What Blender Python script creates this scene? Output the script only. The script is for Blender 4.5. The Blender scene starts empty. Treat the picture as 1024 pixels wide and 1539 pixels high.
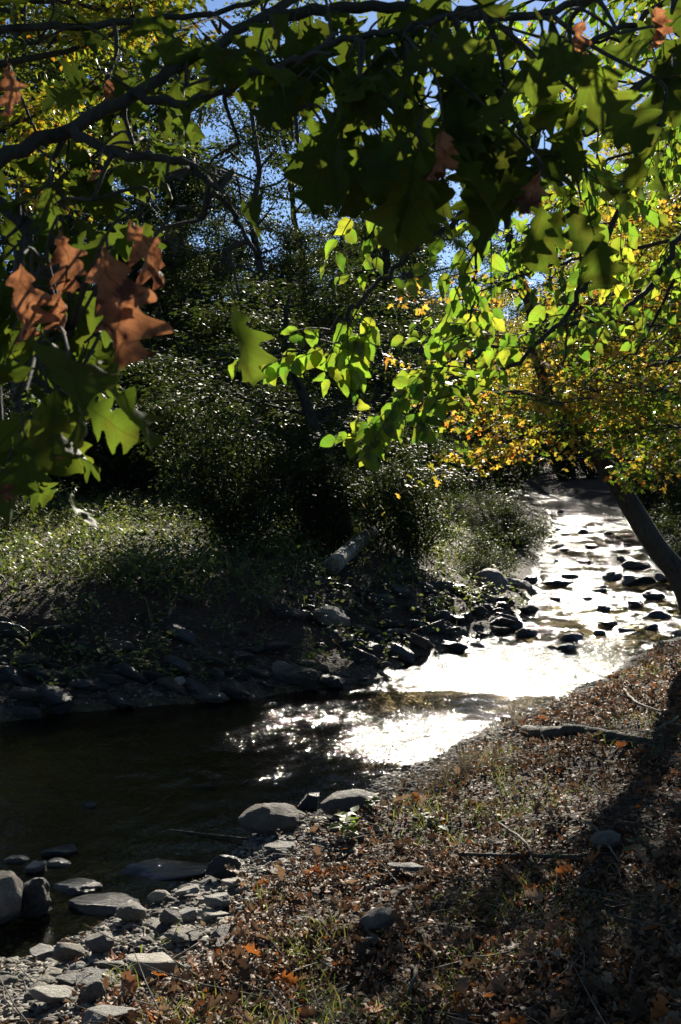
import bpy, math
import numpy as np
from mathutils import Vector, Matrix, Euler

R = math.radians
sc = bpy.context.scene
COL = sc.collection
rng = np.random.default_rng(7)

# ------------------------------------------------------------------ camera
F_PX = 1650.0
CX, CY = 512.0, 769.5
HORIZON = 690.0
EYE = np.array([0.0, 0.0, 2.0])
PITCH = math.atan((CY - HORIZON) / F_PX)
cd = bpy.data.cameras.new("camera")
cam = bpy.data.objects.new("camera", cd)
COL.objects.link(cam)
cd.sensor_fit = 'VERTICAL'
cd.sensor_height = 22.3
cd.sensor_width = 14.9
cd.lens = F_PX / 1539.0 * 22.3
cd.clip_start = 0.05
cd.clip_end = 900
cam.location = EYE
cam.rotation_euler = (R(90) - PITCH, 0, 0)
cd.dof.use_dof = True
cd.dof.focus_distance = 7.0
cd.dof.aperture_fstop = 9.0
sc.camera = cam


def at(px, py, d):
    """world point seen at photo pixel (px, py), d metres ahead of the camera"""
    f = np.array([0, math.cos(PITCH), -math.sin(PITCH)])
    u = np.array([0, math.sin(PITCH), math.cos(PITCH)])
    v = f + np.array([1, 0, 0]) * (px - CX) / F_PX - u * (py - CY) / F_PX
    return EYE + v * (d / v[1])


# ------------------------------------------------------------------ noise
def _hash(ix, iy, s):
    n = (ix.astype(np.int64) * 374761393 + iy.astype(np.int64) * 668265263 + s * 1442695041) & 0xFFFFFFFF
    n = ((n ^ (n >> 13)) * 1274126177) & 0xFFFFFFFF
    n = n ^ (n >> 16)
    return (n & 0xFFFF) / 65535.0


def vnoise(x, y, s=0):
    ix, iy = np.floor(x), np.floor(y)
    fx, fy = x - ix, y - iy
    fx = fx * fx * (3 - 2 * fx)
    fy = fy * fy * (3 - 2 * fy)
    a, b = _hash(ix, iy, s), _hash(ix + 1, iy, s)
    c, d = _hash(ix, iy + 1, s), _hash(ix + 1, iy + 1, s)
    return (a * (1 - fx) + b * fx) * (1 - fy) + (c * (1 - fx) + d * fx) * fy - 0.5


def fbm(x, y, sc_, o=4, s=0):
    r, a, k = 0, 1.0, 1.0 / sc_
    for i in range(o):
        r = r + a * vnoise(x * k + 17.3 * i, y * k - 9.1 * i, s + i)
        a *= .5
        k *= 2.07
    return r


def sstep(a, b, x):
    t = np.clip((x - a) / (b - a), 0, 1)
    return t * t * (3 - 2 * t)


# ------------------------------------------------------------------ stream outline (world metres)
def wlevel(y):
    return np.clip(np.asarray(y, float) - 9.4, 0, 200) * 0.010


def flat(px, py):
    d = 5.0
    for _ in range(60):
        z = float(wlevel(d))
        d = .5 * d + .5 * (2.0 - z) * F_PX / max(py - HORIZON, 5)
    p = at(px, py, d)
    return (p[0], p[1])


near_px = [(0, 1492), (60, 1472), (150, 1405), (240, 1372), (330, 1320), (372, 1262), (480, 1222), (560, 1196), (650, 1142), (720, 1110),
           (775, 1075), (850, 1045), (930, 1005), (1024, 960), (1030, 900), (1005, 840), (968, 795), (948, 772)]
left_px = [(0, 1092), (100, 1078), (200, 1066), (300, 1058), (400, 1050), (500, 1036), (560, 1026), (620, 1000), (700, 968), (770, 945),
           (798, 915), (806, 870), (816, 830), (828, 795), (832, 772)]
RIGHT = [(-40, 2.0), (-12, 2.6), (-4, 3.2)] + [flat(*p) for p in near_px] + [(9.6, 46), (8.0, 58), (3, 72), (-10, 90)]
LEFT = [(-40, 11.5), (-12, 9.2), (-5, 8.4)] + [flat(*p) for p in left_px] + [(6.9, 46), (5.2, 56), (0, 66), (-14, 82)]
RIGHT, LEFT = np.array(RIGHT), np.array(LEFT)
POLY = np.concatenate([RIGHT, LEFT[::-1]])


def dist_line(x, y, L):
    best = np.full(x.shape, 1e9)
    for (ax, ay), (bx, by) in zip(L[:-1], L[1:]):
        ux, uy = bx - ax, by - ay
        t = np.clip(((x - ax) * ux + (y - ay) * uy) / (ux * ux + uy * uy), 0, 1)
        best = np.minimum(best, np.hypot(x - ax - t * ux, y - ay - t * uy))
    return best


def inside(x, y):
    c = np.zeros(x.shape, bool)
    n = len(POLY)
    for i in range(n):
        x1, y1 = POLY[i]
        x2, y2 = POLY[(i + 1) % n]
        if y1 == y2:
            continue
        k = ((y1 > y) != (y2 > y)) & (x < (x2 - x1) * (y - y1) / (y2 - y1) + x1)
        c ^= k
    return c


def banks(x, y):
    x, y = np.asarray(x, float), np.asarray(y, float)
    wx = x + .22 * fbm(x, y, .7, 3, 40)
    wy = y + .22 * fbm(x, y, .7, 3, 50)
    return dist_line(wx, wy, LEFT), dist_line(wx, wy, RIGHT), inside(wx, wy)


def height(x, y):
    x, y = np.atleast_1d(np.asarray(x, float)), np.atleast_1d(np.asarray(y, float))
    dl, dr, ins = banks(x, y)
    w = wlevel(y)
    d = np.minimum(dl, dr)
    riff = sstep(9.0, 9.8, y) * .75
    hin = w - np.minimum(.04 + .2 * d, .36 * (1 - riff) + .05) + .05 * fbm(x, y, .35, 3, 3) * (1 + riff)
    lb = .10 * sstep(0, .25, dl) + .62 * sstep(.2, 2.3, dl) + .025 * dl
    lb = lb + .10 * fbm(x, y, .6, 4, 5) * sstep(0, .5, dl) + .25 * fbm(x, y, 4, 3, 6) * sstep(1.5, 5, dl)
    rb = .40 * (1 - np.exp(-dr / 1.5)) + .022 * np.minimum(dr, 30) + .16 * sstep(.6, 3.0, x) * sstep(.1, 1.3, dr) * sstep(30, 12, y)
    rb = rb + .07 * fbm(x, y, .5, 4, 8) * sstep(0, .6, dr) + .13 * fbm(x, y, 2, 3, 9) * sstep(.5, 2, dr)
    h = np.where(ins, hin, w + np.where(dl < dr, lb, rb) + .012)
    far = np.hypot(x, y)
    h = h + np.where(ins, 0, sstep(26, 120, far) * 13 * sstep(3, 25, d) * (1 + .5 * fbm(x, y, 30, 2, 12)))
    h = h + .022 * fbm(x, y, .09, 2, 11) * np.where(ins, .7, 1) * (far < 20)
    return h


def hz(x, y):
    return float(height(x, y)[0])


def on_ground(px, py):
    d = 2.0 * 1.006 ** np.arange(620)
    p0 = at(px, py, 1.0) - EYE
    Q = EYE + p0 * d[:, None]
    Q = Q[Q[:, 2] < 1.9] if Q[-1, 2] < 1.5 else Q
    k = np.argmax(Q[:, 2] <= np.maximum(height(Q[:, 0], Q[:, 1]), wlevel(Q[:, 1]) - .02))
    return Q[k] if k else Q[-1]


# ------------------------------------------------------------------ mesh helpers
class Acc:
    def __init__(self):
        self.v, self.f, self.uv, self.n = [], [], [], 0

    def add(self, v, f, uv=None):
        v = np.asarray(v, np.float32).reshape(-1, 3)
        f = np.asarray(f, np.int64).reshape(-1, 3)
        self.v.append(v)
        self.f.append(f + self.n)
        self.uv.append(np.zeros((len(v), 2), np.float32) if uv is None else np.asarray(uv, np.float32))
        self.n += len(v)
        return self

    def mesh(self, name, mats, smooth=False):
        v, f, uv = np.concatenate(self.v), np.concatenate(self.f), np.concatenate(self.uv)
        me = bpy.data.meshes.new(name)
        me.vertices.add(len(v))
        me.vertices.foreach_set("co", v.ravel())
        me.loops.add(len(f) * 3)
        me.loops.foreach_set("vertex_index", f.ravel().astype(np.int32))
        me.polygons.add(len(f))
        me.polygons.foreach_set("loop_start", np.arange(0, len(f) * 3, 3, dtype=np.int32))
        me.polygons.foreach_set("loop_total", np.full(len(f), 3, np.int32))
        if smooth:
            me.polygons.foreach_set("use_smooth", np.ones(len(f), bool))
        ul = me.uv_layers.new(name="UVMap")
        ul.data.foreach_set("uv", uv[f.ravel()].ravel())
        me.materials.append(mats)
        me.update()
        me.validate()
        return me

    def obj(self, name, mat, parent=None, smooth=False):
        return link(name, self.mesh(name, mat, smooth), parent)


def link(name, me, parent=None):
    o = bpy.data.objects.new(name, me)
    COL.objects.link(o)
    o.parent = parent
    return o


def tag(o, label=None, cat=None, group=None, kind=None):
    for k, v in (("label", label), ("category", cat), ("group", group), ("kind", kind)):
        if v:
            o[k] = v
    return o


def empty(name, loc, label, cat, group=None):
    o = bpy.data.objects.new(name, None)
    COL.objects.link(o)
    o.empty_display_size = .2
    o.location = Vector([float(c) for c in loc])
    return tag(o, label, cat, group)


def unit(a):
    return a / np.maximum(np.linalg.norm(a, axis=-1, keepdims=True), 1e-9)


def tube(acc, pts, rad, k=6, cap=True):
    pts = np.asarray(pts, float)
    rad = np.broadcast_to(np.asarray(rad, float), (len(pts),))
    t = unit(np.gradient(pts, axis=0))
    ref = np.array([0, 0, 1.0]) if abs(t[0][2]) < .8 else np.array([1.0, 0, 0])
    x = unit(np.cross(t, ref))
    y = np.cross(t, x)
    a = np.arange(k) / k * 2 * math.pi
    ring = pts[:, None] + rad[:, None, None] * (x[:, None] * np.cos(a)[None, :, None] + y[:, None] * np.sin(a)[None, :, None])
    v = ring.reshape(-1, 3)
    L = np.concatenate([[0], np.cumsum(np.linalg.norm(np.diff(pts, axis=0), axis=1))])
    uv = np.stack([np.tile(a / 6.283, len(pts)), np.repeat(L, k)], 1)
    f = []
    for i in range(len(pts) - 1):
        for j in range(k):
            p, q = i * k + j, i * k + (j + 1) % k
            f += [(p, q, q + k), (p, q + k, p + k)]
    if cap:
        n = len(v)
        v = np.concatenate([v, pts[:1], pts[-1:]])
        uv = np.concatenate([uv, [[0, 0]], [[0, L[-1]]]])
        for j in range(k):
            f.append((n, (j + 1) % k, j))
            f.append((n + 1, n - k + j, n - k + (j + 1) % k))
    acc.add(v, f, uv)


def smooth_path(pts, n=6):
    """Catmull-Rom through the points"""
    p = np.asarray(pts, float)
    p = np.concatenate([[2 * p[0] - p[1]], p, [2 * p[-1] - p[-2]]])
    out = []
    for i in range(1, len(p) - 2):
        for t in np.arange(n) / n:
            a, b, c, d = p[i - 1], p[i], p[i + 1], p[i + 2]
            out.append(.5 * (2 * b + (c - a) * t + (2 * a - 5 * b + 4 * c - d) * t * t + (3 * b - a - 3 * c + d) * t ** 3))
    out.append(p[-2])
    return np.array(out)


def grid_faces(nx, ny):
    i = np.arange(nx - 1)[None, :] + np.arange(ny - 1)[:, None] * nx
    i = i.ravel()
    return np.concatenate([np.stack([i, i + 1, i + 1 + nx], 1), np.stack([i, i + 1 + nx, i + nx], 1)])


# ------------------------------------------------------------------ leaf templates: midrib along +y, unit length
def leaf_from_outline(mid, out, fold=.15, bend=-.2, curl=0., ripple=0., seed=0):
    """outline points (half width, y) for the right side, each with its own midrib station"""
    r = np.random.default_rng(seed)
    out = np.array(out, float)
    mid = np.array(mid, float)
    n = len(mid)
    rw, lw = out[:, 0], out[:, 0] * r.uniform(.85, 1.1)

    def zz(x, y, k):
        return abs(x) * fold + bend * y * y + curl * x * x * np.sign(1) * 3 + ripple * np.sin(k * .75 + seed) * abs(x) * 1.5
    v = []
    for i in range(n):
        v.append((0, mid[i], zz(0, mid[i], i)))
    for i in range(n):
        v.append((rw[i], out[i, 1], zz(rw[i], out[i, 1], i)))
    for i in range(n):
        v.append((-lw[i], out[i, 1] + r.uniform(-.015, .015), zz(lw[i], out[i, 1], i + 3)))
    f = []
    for i in range(n - 1):
        f += [(i, n + i, n + i + 1), (i, n + i + 1, i + 1), (i, 2 * n + i + 1, 2 * n + i), (i, i + 1, 2 * n + i + 1)]
    v = np.array(v)
    return v, np.array(f), v[:, :2] + np.array([.5, 0])


OAK_OUT = [(.012, 0), (.05, .05), (.19, .10), (.24, .085), (.21, .17), (.15, .215), (.24, .28), (.36, .33), (.40, .29), (.37, .38), (.30, .43), (.19, .43),
           (.29, .53), (.42, .64), (.45, .58), (.41, .70), (.31, .72), (.19, .65), (.21, .75), (.28, .87), (.27, .80), (.20, .90), (.12, .86), (.07, .96), (0, 1.03)]
OAK_MID = [0, .04, .08, .10, .14, .20, .25, .28, .30, .33, .36, .40, .45, .50, .52, .55, .58, .61, .66, .72, .74, .79, .83, .92, 1.0]
OAK3_OUT = [(.012, 0), (.05, .06), (.16, .14), (.30, .16), (.24, .22), (.17, .29), (.26, .40), (.44, .50), (.40, .42), (.45, .56), (.33, .58), (.20, .56), (.22, .66), (.33, .82), (.32, .74), (.27, .86), (.15, .80), (.10, .90), (0, 1.03)]
OAK3_MID = [0, .05, .10, .15, .19, .25, .32, .40, .44, .48, .52, .56, .62, .68, .72, .77, .82, .90, 1.0]
OVATE_OUT = [(.01, 0), (.16, .06), (.29, .2), (.345, .38), (.31, .56), (.21, .74), (.09, .9), (0, 1.0)]
OVATE_MID = [0, .06, .2, .38, .56, .74, .9, 1.0]
oak_t = [leaf_from_outline(OAK_MID, OAK_OUT, f_, b, c, rp, s) for s, (f_, b, c, rp) in
         enumerate([(.1, -.15, 0, .1), (.3, -.3, 0, .2)])]
oak_t += [leaf_from_outline(OAK3_MID, OAK3_OUT, f_, b, c, rp, s + 80) for s, (f_, b, c, rp) in enumerate([(-.1, .1, .2, .1), (.35, -.1, -.3, .25), (.05, -.45, .1, .15)])]
dry_t = [leaf_from_outline(OAK3_MID, OAK3_OUT, f_, b, c, rp, s + 20) for s, (f_, b, c, rp) in enumerate([(.5, -.35, .5, .5), (.8, .3, -.3, .6), (.3, -.5, .8, .7)])]
ovate_t = [leaf_from_outline(OVATE_MID, OVATE_OUT, f_, b, 0, .05, s + 40) for s, (f_, b) in enumerate([(.12, -.1), (.3, -.25), (.05, .1), (.2, -.4)])]
curl_t = [leaf_from_outline(OVATE_MID[::1], OVATE_OUT, f_, b, c, .3, s + 60) for s, (f_, b, c) in enumerate([(.8, -.5, .4), (-.5, .6, .5), (.3, .8, -.8), (1.2, .2, 0)])]


def sheet_leaf(seed, prof, nv=22, nu=6, roll=0., bend=0., crumple=.02, sweep=.25, twist=0., wide=1.):
    """a lobed leaf as a curved sheet: roll about the midrib, bend along it, crumpled"""
    r = np.random.default_rng(seed)
    prof = np.array(prof)
    v = np.linspace(0, 1, nv)
    u = np.linspace(-1, 1, nu * 2 + 1)
    U, V = np.meshgrid(u, v)
    sh = r.uniform(-.02, .02)
    w = np.where(U > 0, np.interp(V, prof[:, 0], prof[:, 1]), np.interp(V + sh, prof[:, 0], prof[:, 1]) * r.uniform(.88, 1.08)) * wide
    lat = U * w
    y = V + sweep * np.abs(lat) - sweep * .08
    th = lat * roll
    x = np.sin(th) / roll if abs(roll) > .01 else lat
    z = (1 - np.cos(th)) / roll if abs(roll) > .01 else 0 * lat
    z = z + .10 * np.abs(lat) + bend * V * V
    k = seed * 3.7
    z = z + crumple * 2.2 * vnoise(lat * 5 + k, y * 4 + k, seed) + crumple * vnoise(lat * 12 + k, y * 10, seed + 1)
    x = x + crumple * vnoise(lat * 6, y * 6 + k, seed + 2)
    a = twist * (V - .3)
    x, z = x * np.cos(a) - z * np.sin(a), x * np.sin(a) + z * np.cos(a)
    P = np.stack([x.ravel(), y.ravel(), z.ravel()], 1)
    P[:, 2] -= P[nu, 2]
    f = grid_faces(nu * 2 + 1, nv)
    return P, f, np.stack([lat.ravel() + .5, y.ravel()], 1)


OAK_PROF = [(0, .012), (.05, .03), (.10, .14), (.15, .21), (.185, .17), (.22, .11), (.27, .17), (.33, .31), (.38, .37), (.42, .27), (.46, .14), (.51, .19), (.58, .36), (.64, .42), (.68, .29),
            (.72, .16), (.77, .18), (.83, .28), (.87, .22), (.91, .10), (.95, .07), (1, .0)]


def star_leaf(seed):
    r = np.random.default_rng(seed)
    v = [(0, .3, 0)]
    for k in range(10):
        a = R(-150 + 300 * k / 9)
        rad = [.36, .20, .5, .24, .62, .66, .24, .5, .2, .36][k]
        v.append((math.sin(a) * rad, .35 + math.cos(a) * rad, -.25 * rad * rad + r.uniform(-.05, .05)))
    f = [(0, i + 1, i) for i in range(1, 10)]
    v = np.array(v)
    return v, np.array(f), v[:, :2] + np.array([.5, 0])


star_t = [star_leaf(s) for s in range(3)]


def small_leaf(fold, bend, w=.3):
    v = np.array([(0, 0, 0), (w, .45, fold), (0, .5, 0), (-w, .45, fold), (0, 1, bend)])
    f = np.array([(0, 1, 2), (0, 2, 3), (1, 4, 2), (2, 4, 3)])
    return v, f, v[:, :2] + np.array([.5, 0])


small_t = [small_leaf(.1, -.1), small_leaf(-.08, -.25, .36), small_leaf(.15, .1, .26)]


def leaves(acc, tmpls, pos, tip, nrm, size, r):
    pos, tip, nrm = np.asarray(pos, float), unit(np.asarray(tip, float)), np.asarray(nrm, float)
    size = np.broadcast_to(np.asarray(size, float), (len(pos),))
    z = unit(nrm - (nrm * tip).sum(1, keepdims=True) * tip)
    x = np.cross(tip, z)
    pick = r.integers(0, len(tmpls), len(pos))
    for k, (v, f, uv) in enumerate(tmpls):
        m = pick == k
        if not m.any():
            continue
        s = size[m][:, None, None]
        V = pos[m][:, None] + s * (x[m][:, None] * v[None, :, :1] + tip[m][:, None] * v[None, :, 1:2] + z[m][:, None] * v[None, :, 2:])
        nv = len(v)
        Fc = (f[None] + (np.arange(m.sum()) * nv)[:, None, None]).reshape(-1, 3)
        acc.add(V.reshape(-1, 3), Fc, np.tile(uv, (m.sum(), 1)))


# ------------------------------------------------------------------ materials
def new_mat(name):
    m = bpy.data.materials.new(name)
    m.use_nodes = True
    nt = m.node_tree
    nt.nodes.clear()
    out = nt.nodes.new('ShaderNodeOutputMaterial')
    return m, nt, out


def ramp(nt, stops, interp='LINEAR'):
    n = nt.nodes.new('ShaderNodeValToRGB')
    n.color_ramp.interpolation = interp
    e = n.color_ramp.elements
    while len(e) < len(stops):
        e.new(.5)
    for i, (p, c) in enumerate(stops):
        e[i].position = p
        e[i].color = (*c, 1) if len(c) == 3 else c
    return n


def noise(nt, scale, detail=4, coord='Object', rough=.55, stretch=None, dist=0):
    tc = nt.nodes.new('ShaderNodeTexCoord')
    n = nt.nodes.new('ShaderNodeTexNoise')
    n.inputs['Scale'].default_value = scale
    n.inputs['Detail'].default_value = detail
    n.inputs['Roughness'].default_value = rough
    n.inputs['Distortion'].default_value = dist
    if stretch:
        mp = nt.nodes.new('ShaderNodeMapping')
        mp.inputs['Scale'].default_value = stretch
        nt.links.new(tc.outputs[coord], mp.inputs[0])
        nt.links.new(mp.outputs[0], n.inputs['Vector'])
    else:
        nt.links.new(tc.outputs[coord], n.inputs['Vector'])
    return n


def math_n(nt, op, a, b=None):
    n = nt.nodes.new('ShaderNodeMath')
    n.operation = op
    for i, q in enumerate((a, b)):
        if q is None:
            continue
        if isinstance(q, (int, float)):
            n.inputs[i].default_value = q
        else:
            nt.links.new(q, n.inputs[i])
    return n.outputs[0]


def mixc(nt, fac, a, b, mode='MIX'):
    n = nt.nodes.new('ShaderNodeMix')
    n.data_type = 'RGBA'
    n.blend_type = mode
    for s, q in ((0, fac), (6, a), (7, b)):
        if isinstance(q, (int, float)):
            n.inputs[s].default_value = q
        elif isinstance(q, tuple):
            n.inputs[s].default_value = (*q, 1)
        else:
            nt.links.new(q, n.inputs[s])
    return n.outputs[2]


def bump(nt, h, strength, dist):
    b = nt.nodes.new('ShaderNodeBump')
    b.inputs['Strength'].default_value = strength
    b.inputs['Distance'].default_value = dist
    nt.links.new(h, b.inputs['Height'])
    return b.outputs[0]


def leaf_mat(name, stops, trans=1.6, tint=(1.15, 1.1, .55), fac=.5, rough=.42, veins=False, spots=None, spec=.5):
    m, nt, out = new_mat(name)
    g = nt.nodes.new('ShaderNodeNewGeometry')
    rp = ramp(nt, stops)
    nt.links.new(g.outputs['Random Per Island'], rp.inputs[0])
    col = rp.outputs[0]
    if veins:
        uv = nt.nodes.new('ShaderNodeUVMap')
        sx = nt.nodes.new('ShaderNodeSeparateXYZ')
        nt.links.new(uv.outputs[0], sx.inputs[0])
        ax = math_n(nt, 'ABSOLUTE', math_n(nt, 'SUBTRACT', sx.outputs[0], .5))
        mid = math_n(nt, 'LESS_THAN', ax, .012)
        side = math_n(nt, 'LESS_THAN', math_n(nt, 'FRACT', math_n(nt, 'MULTIPLY', math_n(nt, 'SUBTRACT', sx.outputs[1], math_n(nt, 'MULTIPLY', ax, .8)), 7.)), .10)
        v = math_n(nt, 'MAXIMUM', mid, math_n(nt, 'MULTIPLY', side, .6))
        col = mixc(nt, math_n(nt, 'MULTIPLY', v, .42), col, (.03, .025, .008))
    if spots:
        n = noise(nt, spots[0], 3)
        r2 = ramp(nt, [(.46, (0, 0, 0)), (.62, (1, 1, 1))])
        nt.links.new(n.outputs[0], r2.inputs[0])
        col = mixc(nt, math_n(nt, 'MULTIPLY', r2.outputs[0], spots[2]), col, spots[1])
    p = nt.nodes.new('ShaderNodeBsdfPrincipled')
    p.inputs['Roughness'].default_value = rough
    p.inputs['Specular IOR Level'].default_value = spec
    nt.links.new(col, p.inputs['Base Color'])
    t = nt.nodes.new('ShaderNodeBsdfTranslucent')
    tc = mixc(nt, 1., col, tuple(trans * k for k in tint), 'MULTIPLY')
    nt.links.new(tc, t.inputs[0])
    mx = nt.nodes.new('ShaderNodeMixShader')
    mx.inputs[0].default_value = fac
    nt.links.new(p.outputs[0], mx.inputs[1])
    nt.links.new(t.outputs[0], mx.inputs[2])
    nt.links.new(mx.outputs[0], out.inputs[0])
    return m


def bark_mat(name, a, b, scale=20, bumpd=.04):
    m, nt, out = new_mat(name)
    n = noise(nt, scale, 6, stretch=(1, 1, .22), dist=.6)
    n2 = noise(nt, 3, 3)
    rp = ramp(nt, [(.36, a), (.64, b)])
    nt.links.new(n.outputs[0], rp.inputs[0])
    col = mixc(nt, math_n(nt, 'MULTIPLY', n2.outputs[0], .5), rp.outputs[0], (.05, .06, .035))
    p = nt.nodes.new('ShaderNodeBsdfPrincipled')
    p.inputs['Roughness'].default_value = .85
    nt.links.new(col, p.inputs['Base Color'])
    nt.links.new(bump(nt, n.outputs[0], .9, bumpd), p.inputs['Normal'])
    nt.links.new(p.outputs[0], out.inputs[0])
    return m


def rock_mat(name, a, b, c, rough=.75):
    """stone; the foot of it that reaches down to the water is damp"""
    m, nt, out = new_mat(name)
    n = noise(nt, 3.2, 6, rough=.65)
    n2 = noise(nt, 26, 4, rough=.7)
    rp = ramp(nt, [(.3, a), (.52, b), (.72, c)])
    nt.links.new(n.outputs[0], rp.inputs[0])
    r2 = ramp(nt, [(.35, (.42, .41, .39)), (.62, (1.15, 1.15, 1.15))])
    nt.links.new(n2.outputs[0], r2.inputs[0])
    col = mixc(nt, 1., rp.outputs[0], r2.outputs[0], 'MULTIPLY')
    oi = nt.nodes.new('ShaderNodeObjectInfo')
    r3 = ramp(nt, [(0, (.7, .72, .75)), (.5, (1, 1, 1)), (1, (1.2, 1.12, 1.0))])
    nt.links.new(oi.outputs['Random'], r3.inputs[0])
    col = mixc(nt, 1., col, r3.outputs[0], 'MULTIPLY')
    g = nt.nodes.new('ShaderNodeNewGeometry')
    sx = nt.nodes.new('ShaderNodeSeparateXYZ')
    nt.links.new(g.outputs['Position'], sx.inputs[0])
    lev = math_n(nt, 'MULTIPLY', math_n(nt, 'MAXIMUM', math_n(nt, 'SUBTRACT', sx.outputs[1], 9.4), 0.), .010)
    wz = math_n(nt, 'ADD', math_n(nt, 'SUBTRACT', sx.outputs[2], lev), math_n(nt, 'MULTIPLY', n.outputs[0], .05))
    wet = ramp(nt, [(.0, (1, 1, 1)), (.055, (1, 1, 1)), (.075, (0, 0, 0))])
    nt.links.new(wz, wet.inputs[0])
    col = mixc(nt, math_n(nt, 'MULTIPLY', wet.outputs[0], .62), col, (.02, .02, .017))
    p = nt.nodes.new('ShaderNodeBsdfPrincipled')
    nt.links.new(col, p.inputs['Base Color'])
    rr = math_n(nt, 'SUBTRACT', rough, math_n(nt, 'MULTIPLY', wet.outputs[0], .45))
    nt.links.new(rr, p.inputs['Roughness'])
    h = math_n(nt, 'ADD', n.outputs[0], math_n(nt, 'MULTIPLY', n2.outputs[0], .35))
    nt.links.new(bump(nt, h, .9, .05), p.inputs['Normal'])
    nt.links.new(p.outputs[0], out.inputs[0])
    return m


def plain_mat(name, stops, rough=.8, island=True):
    m, nt, out = new_mat(name)
    g = nt.nodes.new('ShaderNodeNewGeometry')
    rp = ramp(nt, stops)
    nt.links.new(g.outputs['Random Per Island'], rp.inputs[0])
    n = noise(nt, 40, 3)
    r2 = ramp(nt, [(.3, (.6, .6, .6)), (.7, (1.2, 1.2, 1.2))])
    nt.links.new(n.outputs[0], r2.inputs[0])
    p = nt.nodes.new('ShaderNodeBsdfPrincipled')
    p.inputs['Roughness'].default_value = rough
    nt.links.new(mixc(nt, 1., rp.outputs[0], r2.outputs[0], 'MULTIPLY'), p.inputs['Base Color'])
    nt.links.new(bump(nt, n.outputs[0], .5, .01), p.inputs['Normal'])
    nt.links.new(p.outputs[0], out.inputs[0])
    return m


M = {}
M['oak'] = leaf_mat('oak_leaf', [(0, (.03, .05, .011)), (.5, (.045, .072, .014)), (.85, (.06, .095, .016)), (1, (.085, .11, .018))], 1.9, fac=.5, veins=True, rough=.6, spec=.13,
                    spots=(30, (.07, .04, .012), .25))
M['dry'] = leaf_mat('withered_leaf', [(0, (.17, .07, .03)), (.5, (.28, .13, .06)), (1, (.38, .22, .12))], 1.6, (1.1, .92, .8), .45, .7, True, (34, (.045, .018, .01), .9))  # dark spots: blotches that also paint shading into the leaf colour
M['hornbeam'] = leaf_mat('hornbeam_leaf', [(0, (.03, .065, .011)), (.4, (.06, .105, .015)), (.8, (.085, .13, .018)), (1, (.16, .165, .024))], 3.0, (1.05, 1.12, .55), .55, .45, True, (24, (.12, .07, .015), .35))
M['maple'] = leaf_mat('maple_leaf', [(0, (.12, .14, .02)), (.4, (.25, .21, .035)), (.88, (.35, .22, .045)), (1, (.34, .13, .03))], 2.2, (1.1, 1., .6), .5, .5)
M['mgreen'] = leaf_mat('green_maple_leaf', [(0, (.04, .08, .014)), (.6, (.07, .12, .018)), (1, (.13, .15, .02))], 2.6, fac=.5)
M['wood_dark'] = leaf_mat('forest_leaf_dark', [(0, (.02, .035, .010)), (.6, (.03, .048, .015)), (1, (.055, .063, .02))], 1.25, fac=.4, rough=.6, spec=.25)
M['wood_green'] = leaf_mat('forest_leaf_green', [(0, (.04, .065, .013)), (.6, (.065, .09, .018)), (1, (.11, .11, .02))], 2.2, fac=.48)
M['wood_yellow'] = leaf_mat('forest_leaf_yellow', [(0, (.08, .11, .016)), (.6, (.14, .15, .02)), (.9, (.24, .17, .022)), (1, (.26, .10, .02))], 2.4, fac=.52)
M['shrub'] = leaf_mat('shrub_leaf', [(0, (.022, .036, .012)), (.6, (.038, .056, .017)), (1, (.07, .08, .024))], 1.3, fac=.4, rough=.56, spec=.28)
M['bark'] = bark_mat('bark', (.010, .008, .007), (.05, .042, .035))
M['twig'] = bark_mat('twig_bark', (.02, .016, .013), (.07, .055, .045), 60, .004)
M['bark_pale'] = bark_mat('pale_bark', (.12, .11, .09), (.36, .34, .29), 9, .012)
M['dead'] = bark_mat('dead_wood', (.05, .04, .03), (.2, .16, .12), 30, .008)
M['rock'] = rock_mat('grey_stone', (.13, .122, .108), (.225, .208, .18), (.32, .295, .255))
M['rock_pale'] = rock_mat('pale_stone', (.31, .29, .25), (.42, .40, .35), (.5, .475, .43))
M['rock_brown'] = rock_mat('brown_stone', (.085, .07, .052), (.145, .122, .095), (.21, .18, .145))
M['rock_wet'] = rock_mat('wet_stone', (.022, .022, .022), (.045, .044, .042), (.08, .077, .073), .35)
M['rock_mud'] = rock_mat('muddy_stone', (.035, .028, .02), (.075, .062, .048), (.13, .112, .09), .8)
M['gravel'] = plain_mat('gravel', [(0, (.06, .055, .05)), (.4, (.13, .12, .105)), (.8, (.2, .18, .15)), (1, (.29, .265, .225))], .9)
M['litter'] = leaf_mat('fallen_leaf', [(0, (.05, .028, .016)), (.4, (.112, .068, .041)), (.66, (.19, .127, .082)), (.84, (.29, .22, .155)), (.91, (.24, .09, .034)), (1, (.36, .13, .03))], 1.0,
                       (1, .9, .75), .3, .62, spec=.25)
M['grass'] = leaf_mat('grass_blade', [(0, (.05, .08, .02)), (.6, (.085, .11, .03)), (1, (.16, .16, .06))], 1.8, fac=.45, rough=.5)
M['herb'] = leaf_mat('herb_leaf', [(0, (.035, .06, .016)), (.6, (.08, .105, .042)), (1, (.16, .17, .085))], 1.7, fac=.42, rough=.58, spec=.35)
M['straw'] = leaf_mat('dry_straw', [(0, (.14, .11, .07)), (1, (.32, .27, .18))], 1.0, (1, .9, .7), .3, .6)


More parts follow.
